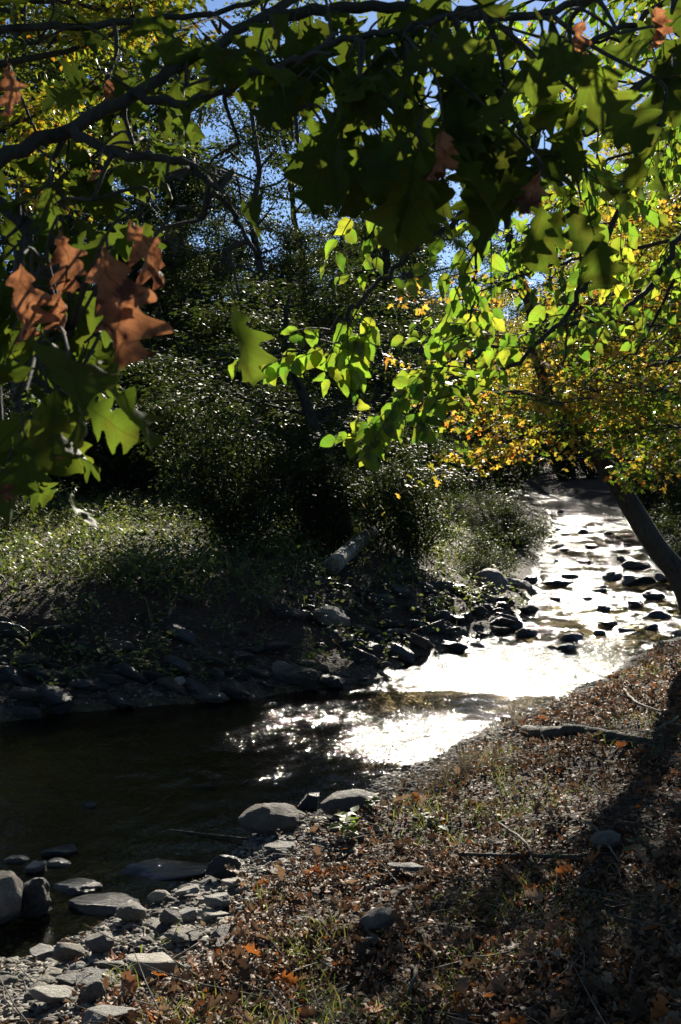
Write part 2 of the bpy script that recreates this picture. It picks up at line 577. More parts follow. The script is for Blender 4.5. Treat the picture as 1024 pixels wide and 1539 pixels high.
def ground_mat():
    m, nt, out = new_mat('earth')
    n = noise(nt, 1.3, 6, rough=.65)
    n2 = noise(nt, 22, 5, rough=.7)
    rp = ramp(nt, [(.3, (.016, .011, .007)), (.5, (.042, .027, .016)), (.7, (.08, .054, .034))])
    nt.links.new(n2.outputs[0], rp.inputs[0])
    vor = nt.nodes.new('ShaderNodeTexVoronoi')
    vor.inputs['Scale'].default_value = 34
    tc = nt.nodes.new('ShaderNodeTexCoord')
    nt.links.new(tc.outputs['Object'], vor.inputs['Vector'])
    sx0 = nt.nodes.new('ShaderNodeSeparateColor')
    nt.links.new(vor.outputs['Color'], sx0.inputs[0])
    peb = ramp(nt, [(0, (.02, .017, .013)), (.5, (.06, .05, .039)), (1, (.14, .122, .098))])
    nt.links.new(sx0.outputs[0], peb.inputs[0])
    g = nt.nodes.new('ShaderNodeNewGeometry')
    sx = nt.nodes.new('ShaderNodeSeparateXYZ')
    nt.links.new(g.outputs['Position'], sx.inputs[0])
    lev = math_n(nt, 'MULTIPLY', math_n(nt, 'MAXIMUM', math_n(nt, 'SUBTRACT', sx.outputs[1], 9.4), 0.), .010)
    z = math_n(nt, 'SUBTRACT', sx.outputs[2], lev)
    zn = math_n(nt, 'ADD', z, math_n(nt, 'MULTIPLY', math_n(nt, 'SUBTRACT', n.outputs[0], .5), .5))
    low = ramp(nt, [(.05, (1, 1, 1)), (.22, (0, 0, 0))])
    nt.links.new(zn, low.inputs[0])
    col = mixc(nt, low.outputs[0], rp.outputs[0], peb.outputs[0])
    wet = ramp(nt, [(.03, (1, 1, 1)), (.06, (0, 0, 0))])
    nt.links.new(z, wet.inputs[0])
    silt = mixc(nt, .55, col, (.13, .10, .045))
    col = mixc(nt, wet.outputs[0], col, mixc(nt, 1., silt, (.65, .65, .6), 'MULTIPLY'))
    p = nt.nodes.new('ShaderNodeBsdfPrincipled')
    nt.links.new(col, p.inputs['Base Color'])
    nt.links.new(math_n(nt, 'SUBTRACT', .9, math_n(nt, 'MULTIPLY', wet.outputs[0], .4)), p.inputs['Roughness'])
    p.inputs['Specular IOR Level'].default_value = .3
    h = math_n(nt, 'ADD', n2.outputs[0], math_n(nt, 'MULTIPLY', vor.outputs['Distance'], -.8))
    nt.links.new(bump(nt, h, 1., .03), p.inputs['Normal'])
    nt.links.new(p.outputs[0], out.inputs[0])
    return m


def water_mat():
    m, nt, out = new_mat('stream_water')
    at_ = nt.nodes.new('ShaderNodeAttribute')
    at_.attribute_name = 'riffle'
    rf = at_.outputs['Fac']
    n1 = noise(nt, 9, 3, stretch=(1.3, .8, 1), dist=.4)
    n2 = noise(nt, 48, 4, stretch=(1.3, .7, 1), dist=.5)
    h = math_n(nt, 'ADD', math_n(nt, 'MULTIPLY', n1.outputs[0], 1.2), math_n(nt, 'MULTIPLY', n2.outputs[0], .5))
    h = math_n(nt, 'MULTIPLY', h, math_n(nt, 'ADD', math_n(nt, 'MULTIPLY', rf, .95), .08))
    nrm = bump(nt, h, 1., .032)
    fr = nt.nodes.new('ShaderNodeFresnel')
    fr.inputs[0].default_value = 1.33
    nt.links.new(nrm, fr.inputs['Normal'])
    tr = nt.nodes.new('ShaderNodeBsdfTransparent')
    tr.inputs[0].default_value = (.82, .74, .54, 1)
    gl = nt.nodes.new('ShaderNodeBsdfGlossy')
    nt.links.new(nrm, gl.inputs['Normal'])
    nt.links.new(math_n(nt, 'ADD', .035, math_n(nt, 'MULTIPLY', rf, .105)), gl.inputs['Roughness'])
    mx = nt.nodes.new('ShaderNodeMixShader')
    nt.links.new(fr.outputs[0], mx.inputs[0])
    nt.links.new(tr.outputs[0], mx.inputs[1])
    nt.links.new(gl.outputs[0], mx.inputs[2])
    nt.links.new(mx.outputs[0], out.inputs[0])
    return m


# ------------------------------------------------------------------ terrain and water
def axis(lo, a, b, hi, step, growth=1.09):
    core = list(np.arange(a, b + 1e-6, step))
    s, x, up = step, b, []
    while x < hi:
        s *= growth
        x += s
        up.append(x)
    s, x, dn = step, a, []
    while x > lo:
        s *= growth
        x -= s
        dn.append(x)
    return np.array(dn[::-1] + core + up)


gx, gy = axis(-170, -3.2, 4.2, 170, .04), axis(-40, 2.6, 12.5, 260, .045)
X, Y = np.meshgrid(gx, gy)
X, Y = X.ravel(), Y.ravel()
Z = height(X, Y)
a = Acc().add(np.stack([X, Y, Z], 1), grid_faces(len(gx), len(gy)))
tag(a.obj('ground', ground_mat(), smooth=True), kind='structure')

wx, wy = axis(-40, -3.2, 5, 24, .035, 1.06), axis(2, 4, 15, 92, .04, 1.04)
X, Y = np.meshgrid(wx, wy)
X, Y = X.ravel(), Y.ravel()
dl, dr, ins = banks(X, Y)
sd = np.where(ins, -1, 1) * np.minimum(dl, dr)
gap = fbm(X, Y, 1.1, 3, 77)
streak = fbm(X * 1.2, Y * .8, .42, 4, 79) + .7 * fbm(X * .8, Y, .16, 3, 78)
riff = sstep(9.25, 9.6, Y + .3 * fbm(X, Y, .8, 2, 70)) * np.clip(.92 + .5 * gap + sstep(10.8, 12.5, Y) * (-.14 + 2.6 * streak + 1.3 * gap), .03, 1)
riff += 1.0 * np.exp(-((X - .55) / .36) ** 2 - ((Y - 7.75 - .25 * X) / .5) ** 2) * (1 + 1.2 * gap)
riff += .34 * np.exp(-((X + .15) / .5) ** 2 - ((Y - 8.6) / .35) ** 2) * (1 + 2 * gap)
riff += .16 * np.exp(-((X + .7) / .7) ** 2 - ((Y - 7.5) / .9) ** 2) * np.clip(.4 + 3 * fbm(X, Y, .4, 2, 71), 0, 2)
riff += .55 * np.exp(-((X + .45) / .5) ** 2 - ((Y - 9.0) / .16) ** 2) * np.clip(.2 + 3 * fbm(X, Y, .18, 2, 72), 0, 1.5)
riff += .30 * np.exp(-((X + .75) / .55) ** 2 - ((Y - 6.9) / .12) ** 2) * np.clip(.1 + 3 * fbm(X, Y, .16, 2, 73), 0, 1.5)
riff = np.clip(riff, .03, 1.1)
Zw = wlevel(Y) + riff * (.07 * fbm(X * 1.2, Y, .26, 4, 30)) * sstep(40, 20, Y) + .004 * fbm(X, Y, .12, 2, 33)
f = grid_faces(len(wx), len(wy))
keep = (sd[f] < .35).any(1)
f = f[keep]
used = np.unique(f)
remap = np.full(len(X), -1)
remap[used] = np.arange(len(used))
a = Acc().add(np.stack([X, Y, Zw], 1)[used], remap[f])
wo = a.obj('water', water_mat(), smooth=True)
at_ = wo.data.attributes.new('riffle', 'FLOAT', 'POINT')
at_.data.foreach_set('value', riff[used].astype(np.float32))
tag(wo, kind='structure')


# ------------------------------------------------------------------ rocks
def ico(sub):
    import bmesh
    bm = bmesh.new()
    bmesh.ops.create_icosphere(bm, subdivisions=sub, radius=1)
    v = np.array([x.co[:] for x in bm.verts])
    f = np.array([[q.index for q in p.verts] for p in bm.faces])
    bm.free()
    return v, f


ICO4, ICO3, ICO1 = ico(4), ico(3), ico(1)


def n3(v, s, k, seed):
    return (vnoise(v[:, 0] * k + s, v[:, 1] * k - s, seed) + vnoise(v[:, 1] * k + s, v[:, 2] * k + 3.1, seed + 1) + vnoise(v[:, 2] * k - s, v[:, 0] * k, seed + 2)) / 1.5


def rock_shape(seed, kind, base=ICO4):
    r = np.random.default_rng(seed)
    v, f = base[0].copy(), base[1]
    npl, cut = {'round': (11, (.74, .96)), 'slab': (11, (.45, .8)), 'block': (14, (.42, .74))}[kind]
    for _ in range(npl):
        n = unit(r.normal(size=3))
        if kind == 'slab' and r.random() < .4:
            n = unit(np.array([0, 0, 1.]) + .12 * r.normal(size=3))
        d = r.uniform(*cut)
        over = v @ n - d
        v = v - np.where(over > 0, over, 0)[:, None] * n * .97
    v = v * (1 + .16 * n3(v, seed, 1.6, seed)[:, None] + .08 * n3(v, seed, 4, seed + 5)[:, None] + .05 * n3(v, seed, 10, seed + 9)[:, None] + .02 * n3(v, seed, 24, seed + 9)[:, None])
    v /= np.abs(v).max(0)
    return v, f


ROCKS = {}
for kind, n in (('round', 5), ('slab', 6), ('block', 5)):
    ROCKS[kind] = [rock_shape(100 + 13 * i + len(kind), kind, ICO4) for i in range(n)]
ROCK_ME = {}


def rock(name, kind, i, mat, loc, dims, rot, label, cat='stone', group=None):
    key = (kind, i, mat)
    if key not in ROCK_ME:
        v, f_ = ROCKS[kind][i]
        ROCK_ME[key] = Acc().add(v, f_).mesh(name, M[mat], True)
    o = link(name, ROCK_ME[key])
    o.location = Vector([float(c) for c in loc])
    o.scale = tuple(float(d) / 2 for d in dims)
    o.rotation_euler = rot
    return tag(o, label, cat, group)


def rock_px(name, kind, i, mat, px, py, wpx, zr, label, dr=.8, tilt=(0, 0), yaw=0., sink=.3, cat='stone', group=None):
    p = on_ground(px, py)
    w = wpx / F_PX * p[1]
    y = p[1] + w * dr * .4
    loc = (p[0], y, max(hz(p[0], y), float(wlevel(y)) - .04) + w * zr * (.56 - sink) + .012)
    return rock(name, kind, i, mat, loc, (w, w * dr, w * zr), (R(tilt[0]), R(tilt[1]), R(yaw)), label, cat, group)


rock_px('boulder', 'round', 0, 'rock_brown', 410, 1258, 114, .44, 'biggest brown boulder at the near edge of the pool', .8, (0, 6), 20, .22, 'boulder')
rock_px('boulder', 'round', 1, 'rock_brown', 524, 1230, 96, .40, 'tan rounded boulder at the pool edge behind a small bright green weed', .7, (0, -5), 10, .2, 'boulder')
rock_px('stone', 'block', 0, 'rock_wet', 468, 1224, 46, .8, 'dark wet stone wedged between the two boulders at the pool edge', .8, (0, 10), 30, .2)
rock_px('boulder', 'round', 2, 'rock', -8, 1400, 96, 1.05, 'smooth grey boulder standing on end, cut off by the left edge of the picture', .8, (5, 18), 0, .15, 'boulder')
rock_px('boulder', 'round', 3, 'rock_wet', 44, 1388, 58, 1.25, 'dark leaning boulder touching the grey boulder on its right', .8, (0, 22), 15, .15, 'boulder')
rock_px('stone_slab', 'slab', 0, 'rock', 146, 1384, 118, .24, 'flat blue-grey slab lying half under the shallow water', .6, (4, -3), 8, .12)
rock_px('stone_slab', 'slab', 1, 'rock', 112, 1350, 92, .28, 'tan-grey slab just above the half sunken blue-grey slab', .6, (0, -4), 12, .1)
rock_px('stone', 'slab', 2, 'rock', 66, 1378, 40, .35, 'small pale wedge of stone beside the dark leaning boulder', .7, (0, 0), 40, .1)
rock_px('stone', 'round', 4, 'rock_pale', 84, 1312, 40, .45, 'pale stone in the left corner of the pool, right of its twin', .7, (0, 0), 0, .1)
rock_px('stone', 'slab', 3, 'rock_pale', 50, 1316, 44, .5, 'pale angular stone just behind the smooth upright grey boulder', .7, (0, 0), 70, .1)
rock_px('stone', 'round', 1, 'rock', 22, 1304, 40, .4, 'rounded stone behind and above the smooth upright grey boulder', .7, (0, 0), 10, .1)
rock_px('stone', 'slab', 5, 'rock_wet', 92, 1296, 70, .3, 'dim flat stone farthest out in the pool on the left', .6, (0, 0), 25, .1)
rock_px('stone_slab', 'slab', 4, 'rock_wet', 250, 1330, 166, .14, 'long wet slab shining silver at the edge of the pool', .42, (10, -2), 6, .05)
rock_px('stone', 'block', 1, 'rock_wet', 334, 1330, 52, .9, 'dark block leaning at the right end of the shining wet slab', .7, (0, 35), 20, .2)
rock_px('stone', 'slab', 2, 'rock_pale', 330, 1372, 54, .5, 'pale oval stone, rightmost of the pale stones by the water', .8, (-8, 0), 12, .15)
rock_px('stone', 'slab', 0, 'rock_pale', 281, 1356, 44, .4, 'pale flat topped stone left of the pale oval stone', .7, (-6, 0), 60, .12)
rock_px('stone', 'round', 0, 'rock_pale', 238, 1364, 38, .55, 'pale lump of stone left of two pale flat stones', .8, (0, 0), 0, .15)
rock_px('stone', 'round', 3, 'rock', 195, 1396, 50, .6, 'grey rounded stone leaning over the water channel, above the square slab', .8, (-10, 10), 35, .15)
rock_px('stone', 'block', 2, 'rock_pale', 286, 1392, 40, .7, 'pale blocky stone below the pale flat topped stone', .8, (0, 10), 15, .2)
rock_px('stone', 'block', 3, 'rock', 256, 1402, 36, 1., 'dark upright grey stone in the middle of the shingle', .7, (0, -15), 20, .2)
rock_px('stone_slab', 'slab', 1, 'rock', 276, 1428, 66, .22, 'grey flat stone with an orange leaf resting on it', .8, (0, 0), 10, .1)
rock_px('stone_slab', 'slab', 3, 'rock_pale', 230, 1478, 92, .34, 'large square pale slab in the shingle', .8, (-10, 3), 4, .12)
rock_px('stone', 'block', 4, 'rock', 94, 1456, 62, .6, 'grey brick-shaped stone at the edge of the small still channel', .6, (0, 6), 5, .15)
rock_px('stone', 'round', 2, 'rock', 150, 1444, 52, .6, 'grey stone between the brick-shaped stone and the square slab', .8, (0, 0), 5, .15)
rock_px('stone', 'block', 1, 'rock', 134, 1512, 44, .8, 'grey upright stone below the brick-shaped stone', .7, (0, 0), 25, .2)
rock_px('stone_slab', 'slab', 5, 'rock_pale', 76, 1526, 84, .3, 'pale flat slab near the lower left corner', .7, (-6, 4), -5, .1)
rock_px('stone_slab', 'slab', 4, 'rock_pale', 160, 1552, 100, .34, 'pale slab cut off by the bottom edge of the picture', .7, (-8, -4), 10, .12)
rock_px('stone', 'slab', 2, 'rock_pale', 352, 1340, 44, .26, 'thin pale stone on the bank next to the dark leaning block', .6, (0, 0), 0, .1)
rock_px('stone_slab', 'slab', 0, 'rock', 424, 1290, 60, .22, 'grey flat stone on the bank below the biggest brown boulder', .8, (0, 0), 30, .1)
rock_px('stone', 'slab', 3, 'rock_pale', 615, 1322, 66, .18, 'flat pale oval stone lying among fallen leaves on the right bank', .55, (-6, 3), 4, .05)
rock_px('stone', 'round', 4, 'rock', 570, 1408, 62, .5, 'grey stone sticking out of the leaf litter below the flat pale oval stone', .7, (0, -12), 20, .15)
rock_px('stone', 'round', 1, 'rock', 556, 1432, 30, .5, 'small grey stone just under the grey stone in the leaf litter', .7, (0, -12), 20, .15)
rock_px('stone', 'round', 0, 'rock', 915, 1285, 54, .5, 'dim grey stone on the right bank beside a pale slanting stick', .7, (0, 0), 20, .15)
rock_px('boulder', 'round', 3, 'rock', 497, 950, 62, .55, 'round grey boulder in the dark far bank', .8, (0, 12), 10, .15, 'boulder')
rock_px('boulder', 'round', 4, 'rock', 742, 900, 54, .75, 'grey humped boulder at the foot of the far bank beside the bright riffle', .9, (0, 20), 10, .1, 'boulder')
rock_px('stone', 'slab', 1, 'rock_pale', 780, 890, 60, .3, 'low pale stone against the right side of the humped boulder', .7, (0, 14), 10, .1)
rock_px('stone', 'slab', 4, 'rock_pale', 596, 962, 34, .3, 'yellowish slab on the far bank above the bright water', .8, (-20, 10), 10, .1)
rock_px('stone', 'slab', 5, 'rock', 430, 1024, 46, .5, 'pale tilted slab at the waterline of the far bank', .7, (-15, 20), 10, .15)
rock_px('stone', 'block', 0, 'rock_pale', 268, 1048, 30, .6, 'pale catching stone at the waterline under the dark far bank', .8, (0, 0), 10, .15)
rock_px('boulder', 'block', 3, 'rock_wet', 70, 1082, 80, .45, 'big dark wet rock at the far waterline on the left', .8, (0, 0), 10, .2, 'boulder')
for k, (px, py, w, zr) in enumerate([(795, 962, 48, .55), (850, 982, 44, .45), (830, 978, 26, .5), (910, 924, 34, .6), (918, 946, 50, .4), (944, 955, 34, .5), (904, 958, 30, .5),
                                     (886, 905, 30, .5), (960, 915, 40, .5), (840, 885, 60, .35), (800, 885, 50, .5), (860, 872, 44, .4), (880, 850, 36, .4), (925, 880, 60, .5),
                                     (965, 884, 70, .45), (985, 905, 50, .5), (1000, 935, 60, .4), (850, 830, 26, .4), (890, 826, 30, .4), (915, 806, 26, .4), (850, 806, 20, .4),
                                     (640, 1112, 24, .4), (470, 1180, 40, .25), (130, 1218, 40, .4), (310, 1190, 50, .15), (655, 1150, 26, .4), (610, 1160, 30, .4), (762, 1088, 30, .5),
                                     (945, 850, 50, .4), (1010, 880, 60, .5), (870, 960, 30, .4), (980, 950, 40, .45), (835, 905, 30, .4), (960, 860, 60, .4)]):
    s = ('round', 'block', 'slab')[k % 3]
    rock_px('stream_stone', s, k % 5, 'rock_wet', px, py, w * .78, zr * .9, 'dark wet stone breaking the surface of the stream', .8, (0, 0), k * 37, .05, 'stone', 'wet stones in the stream')

r = np.random.default_rng(44)
n = 0
while n < 16:
    y = 9.9 + 26 * r.random() ** 1.6
    x = r.uniform(-.5, 9)
    dl_, dr_, in_ = banks(np.array([x]), np.array([y]))
    if not in_[0] or (y < 11.5 and r.random() < .75) or r.random() < .35 * min(dl_[0], dr_[0]):
        continue
    w = r.uniform(.08, .26) * (1 + .02 * y)
    rock('stream_stone', ['block', 'round', 'slab'][n % 3], int(r.integers(0, 5)), 'rock_wet', (x, y, float(wlevel(y)) + r.uniform(-.03, .03)), (w, w * r.uniform(.6, 1), w * r.uniform(.3, .6)),
         (r.uniform(-.3, .3), r.uniform(-.3, .3), r.uniform(0, 6.3)), 'dark wet stone breaking the surface of the stream', 'stone', 'wet stones in the stream')
    n += 1

# cobbles: shingle by the water, and shale on the far bank
r = np.random.default_rng(21)
n = 0
while n < 110:
    px, py = r.uniform(0, 420), r.uniform(1300, 1560)
    if py < 1330 + .5 * abs(px - 420) * .3:
        pass
    p = on_ground(px, py)
    dl_, dr_, in_ = banks(np.array([p[0]]), np.array([p[1]]))
    if in_[0] and r.random() < .8 or dr_[0] > .75:
        continue
    w = r.choice([.05, .08, .11, .15], p=[.3, .35, .2, .15]) * r.uniform(.8, 1.2)
    zr = r.uniform(.25, .5)
    k = ['block', 'slab', 'block', 'slab'][n % 4]
    rock('cobble', k, int(r.integers(0, 5)), ['rock', 'rock_pale', 'rock', 'rock_brown'][int(r.integers(0, 4))], (p[0], p[1], hz(p[0], p[1]) + w * zr * .22), (w, w * r.uniform(.6, 1), w * zr),
         (r.uniform(-.3, .3), r.uniform(-.3, .3), r.uniform(0, 6.3)), 'small cobble in the shingle between the pool and the leaf litter', 'cobble', 'cobbles of the near shingle')
    n += 1
n = 0
while n < 170:
    x, y = r.uniform(-3.6, 3.2), r.uniform(8.2, 14)
    dl_, dr_, in_ = banks(np.array([x]), np.array([y]))
    if in_[0] or dl_[0] > 1.7 or dr_[0] < dl_[0] or r.random() < dl_[0] * .5:
        continue
    w = r.uniform(.10, .42)
    rock('shale_stone', ['slab', 'block', 'slab'][n % 3], int(r.integers(0, 5)), ['rock_mud', 'rock_wet', 'rock_wet'][int(r.integers(0, 3))], (x, y, hz(x, y) + .03), (w, w * r.uniform(.5, .9), w * r.uniform(.25, .5)),
         (r.uniform(-.5, .1), r.uniform(-.2, .6), r.uniform(-.5, .9)), 'dark tilted shale stone in the steep far bank', 'stone', 'shale stones of the far bank')
    n += 1

# ------------------------------------------------------------------ gravel, leaf litter, herbs (uncountable)
def scatter(n, x0, x1, y0, y1, ok, r, near=0.):
    out = []
    tot = 0
    while tot < n:
        x = r.uniform(x0, x1, n)
        y = y0 + (y1 - y0) * r.uniform(0, 1, n) ** (1 + near)
        dl, dr, ins = banks(x, y)
        m = ok(x, y, dl, dr, ins)
        q = np.stack([x[m], y[m]], 1)
        out.append(q)
        tot += len(q)
    q = np.concatenate(out)[:n]
    return np.column_stack([q, height(q[:, 0], q[:, 1])])


r = np.random.default_rng(31)
in_view = lambda x, y: np.abs(x) < .36 * y + .35
a = Acc()
P = scatter(22000, -2.6, 4.5, 3.0, 9.5, lambda x, y, dl, dr, ins: in_view(x, y) & (dr < dl) & ~ins & (r.random(len(x)) < np.exp(-(dr - .3).clip(0) / np.where(x < -.2, 1.1, .2))), r, .5)
P2 = scatter(1800, -4, 3.5, 8.2, 15, lambda x, y, dl, dr, ins: in_view(x, y) & (dl < dr) & ~ins & (dl < 1.6), r)
P3 = scatter(5000, -2.5, 2, 3.8, 8.5, lambda x, y, dl, dr, ins: in_view(x, y) & ins & (dr < .9), r, .5)
P = np.concatenate([P, P2, P3])
v0, f0 = ICO1
N = len(P)
s = (.006 + .016 * r.random(N) ** 2.5)[:, None, None]
V = v0[None] * (1 + .25 * r.normal(size=(N, len(v0), 1))) * np.stack([r.uniform(.7, 1.3, N), r.uniform(.7, 1.3, N), r.uniform(.35, .8, N)], 1)[:, None] * s
V = V + P[:, None] + np.array([0, 0, .004])
a.add(V.reshape(-1, 3), (f0[None] + (np.arange(N) * len(v0))[:, None, None]).reshape(-1, 3))
tag(a.obj('gravel', M['gravel'], smooth=False), 'fine grey and brown gravel scattered over the shore', 'gravel', kind='stuff')

a = Acc()
P = scatter(50000, -2.4, 7, 2.8, 16, lambda x, y, dl, dr, ins: in_view(x, y) & (dr < dl) & ~ins & (r.random(len(x)) < sstep(np.where(x < -.45, .5, .1), np.where(x < -.45, 1.2, .7), dr) * (.28 + .72 * sstep(-.22, .18, fbm(x, y, .42, 3, 90))) + .03), r, .8)
P2 = scatter(5000, -4, 4.5, 8.4, 18, lambda x, y, dl, dr, ins: in_view(x, y) & (dl < dr) & ~ins & (dl > .3), r)
P = np.concatenate([P, P2])
N = len(P)
tip = np.column_stack([r.normal(size=(N, 2)), r.normal(0, .25, N)])
nrm = np.column_stack([r.normal(0, .42, (N, 2)), np.ones(N)])
P[:, 2] += r.uniform(.002, .028, N)
lit_t = [sheet_leaf(500 + k, OAK_PROF, 22, 2, ro, be, .10, .35, tw, .9) for k, (ro, be, tw) in enumerate([(3, -.3, .8), (4.5, .3, -1.), (2, .5, .4)])]
big = r.random(N) < .018
leaves(a, curl_t + ovate_t[:2], P[~big], tip[~big], nrm[~big], r.uniform(.010, .031, (~big).sum()), r)
leaves(a, lit_t, P[big] + [0, 0, .01], tip[big], nrm[big], r.uniform(.06, .10, big.sum()), r)
tag(a.obj('leaf_litter', M['litter']), 'brown, tan and rust coloured fallen leaves covering the right bank', 'leaf litter', kind='stuff')

a = Acc()
P = scatter(700, -1.6, 5, 2.8, 10, lambda x, y, dl, dr, ins: in_view(x, y) & (dr < dl) & ~ins & (dr > .3), r, .6)
for p in P:
    L, an, t = r.uniform(.06, .35), r.uniform(0, 6.3), r.uniform(-.15, .35)
    d = np.array([math.cos(an), math.sin(an), t]) * L
    pts = [p + [0, 0, .01], p + d * .5 + r.normal(0, .01, 3) + [0, 0, .012], p + d + [0, 0, .015]]
    tube(a, pts, [.003, .0025, .0012], 4, False)
tag(a.obj('twig_litter', M['dead']), 'thin broken twigs strewn through the fallen leaves', 'twigs', kind='stuff')

# herbs and grass of the far bank and a few on the near one
a = Acc()
far_ok = lambda x, y, dl, dr, ins: (np.abs(x) < .36 * y + 1.5) & (dl < dr) & ~ins & (r.random(len(x)) < sstep(np.where(y > 12, .7, 1.2), np.where(y > 12, 1.8, 2.3), dl) * (.35 + .65 * sstep(-.15, .15, fbm(x, y, 1.1, 3, 95))) + .04)
P = scatter(4600, -10, 7, 8.5, 30, far_ok, r, .6)
LOG0, LOG1 = at(500, 832, 12.6), at(562, 798, 15.4)
P = P[dist_line(P[:, 0], P[:, 1] + .25, np.array([LOG0[:2], LOG1[:2]])) > .42]
P3 = scatter(160, -5, 3.5, 8.2, 14, lambda x, y, dl, dr, ins: (np.abs(x) < .36 * y + 1) & (dl < dr) & ~ins & (dl > .25) & (dl < 2.2), r)
P = np.concatenate([P, P3])
pos, tip, nrm = [], [], []
for p in P:
    k = r.integers(10, 26)
    hgt = r.uniform(.08, .36) * (1 if r.random() < .85 else 1.6)
    q = p + np.column_stack([r.normal(0, .07, k), r.normal(0, .07, k), hgt * r.uniform(.2, 1, k)])
    pos.append(q)
    tip.append(np.column_stack([r.normal(0, 1, (k, 2)), r.normal(0, .4, k)]))
    nrm.append(np.column_stack([r.normal(0, .5, (k, 2)), np.ones(k)]))
pos = np.concatenate(pos)
leaves(a, small_t + ovate_t[:1], pos, np.concatenate(tip), np.concatenate(nrm), r.uniform(.03, .075, len(pos)), r)
tag(a.obj('undergrowth', M['herb']), 'low leafy weeds covering the sunlit shelf of the far bank', 'undergrowth', kind='stuff')


def blades(acc, P, lmin, lmax, r, lean=.35, w=.004):
    N = len(P)
    L = r.uniform(lmin, lmax, N)[:, None]
    d = np.column_stack([r.normal(0, lean, (N, 2)), np.ones(N)])
    d = unit(d)
    side = unit(np.column_stack([r.normal(size=(N, 2)), np.zeros(N)])) * w * r.uniform(.6, 1.4, N)[:, None]
    out = unit(np.column_stack([d[:, :2] + 1e-3, np.zeros(N)]))
    b, m, t = P, P + d * L * .55, P + d * L * .8 + out * L * .3
    V = np.stack([b - side, b + side, m - side * .8, m + side * .8, t], 1)
    f = np.array([(0, 1, 3), (0, 3, 2), (2, 3, 4)])
    acc.add(V.reshape(-1, 3), (f[None] + (np.arange(N) * 5)[:, None, None]).reshape(-1, 3))


a = Acc()
P = scatter(9000, -10, 7, 9.5, 30, far_ok, r, .4)
blades(a, P, .12, .4, r, .4, .006)
P = scatter(2600, -1, 4, 3.0, 9, lambda x, y, dl, dr, ins: in_view(x, y) & (dr < dl) & ~ins & (dr > .5) & (fbm(x, y, .45, 3, 97) > .16), r, .5)
blades(a, P, .04, .12, r, .7, .0022)
tag(a.obj('grass', M['grass']), 'loose grass growing along both banks', 'grass', kind='stuff')


# ------------------------------------------------------------------ trees of the wood
def grow(seed, H, r0, base, cr, nb, leaf, nl, prof='oval', flat=.5, up=.35, jit=.28, lean=0., tm=None):
    """trunk and crown meshes: tapered trunk, limbs, twigs, leaves in clumps along the twigs"""
    r = np.random.default_rng(seed)
    tr, crn = Acc(), Acc()
    k = 10
    t = np.linspace(0, 1, k)
    path = np.column_stack([np.cumsum(r.normal(0, .018 * H, k)) * t + lean * H * t, np.cumsum(r.normal(0, .018 * H, k)) * t, t * H])
    path[0] = [0, 0, -.4]
    rad = r0 * (1 - t) ** .8 + .012
    rad[0] *= 1.5
    tube(tr, path, rad, 9)
    seats, wts = [], []
    for i in range(nb):
        u = (i + r.random()) / nb
        z = base + (H * .97 - base) * u
        o = np.array([np.interp(z, path[:, 2], path[:, 0]), np.interp(z, path[:, 2], path[:, 1]), z])
        pr = {'oval': math.sin(math.pi * min(.98, .12 + .82 * u)) ** .7, 'cone': 1.02 - u, 'umbrella': .45 + .55 * math.sin(math.pi * (.2 + .6 * u)), 'flat': 1.}[prof]
        L = cr * pr * r.uniform(.7, 1.15)
        az = i * 2.4 + r.normal(0, .4)
        el = up * (1.3 * u) + r.normal(0, .12)
        d = np.array([math.cos(az) * math.cos(el), math.sin(az) * math.cos(el), math.sin(el)])
        s = np.linspace(0, 1, 6)[:, None]
        bp = o + d * L * s + np.column_stack([r.normal(0, .03 * L, (6, 2)), .0 * s[:, 0] + (-.12 if prof == 'cone' else .06) * L * s[:, 0] ** 2]) * (s > 0)
        br = max(.012, r0 * .36 * (1 - .6 * u) * L / cr)
        tube(tr, bp, np.linspace(br, .008, 6), 6)
        for j in range(r.integers(5, 9)):
            w = r.uniform(.3, 1)
            p0 = o + (bp[-1] - o) * w + r.normal(0, .02, 3)
            d2 = unit(d + r.normal(0, .75, 3) * [1, 1, flat])
            l2 = L * r.uniform(.18, .42)
            e = p0 + d2 * l2
            tube(tr, [p0, p0 + d2 * l2 * .5 + [0, 0, .03], e], [br * .35 + .004, .007, .004], 4)
            for q in np.linspace(.25, 1.05, 5):
                seats.append(p0 + (e - p0) * q)
                wts.append(l2)
    seats, wts = np.array(seats), np.array(wts)
    pick = r.choice(len(seats), nl, p=wts / wts.sum())
    pos = seats[pick] + r.normal(0, jit, (nl, 3)) * [1, 1, flat]
    tip = unit(pos - seats[pick] + r.normal(0, .12, (nl, 3))) + np.array([0, 0, -.35])
    nrm = np.column_stack([r.normal(0, .6, (nl, 2)), np.ones(nl)])
    leaves(crn, tm or small_t, pos, tip, nrm, leaf * r.uniform(.6, 1.25, nl), r)
    return tr, crn


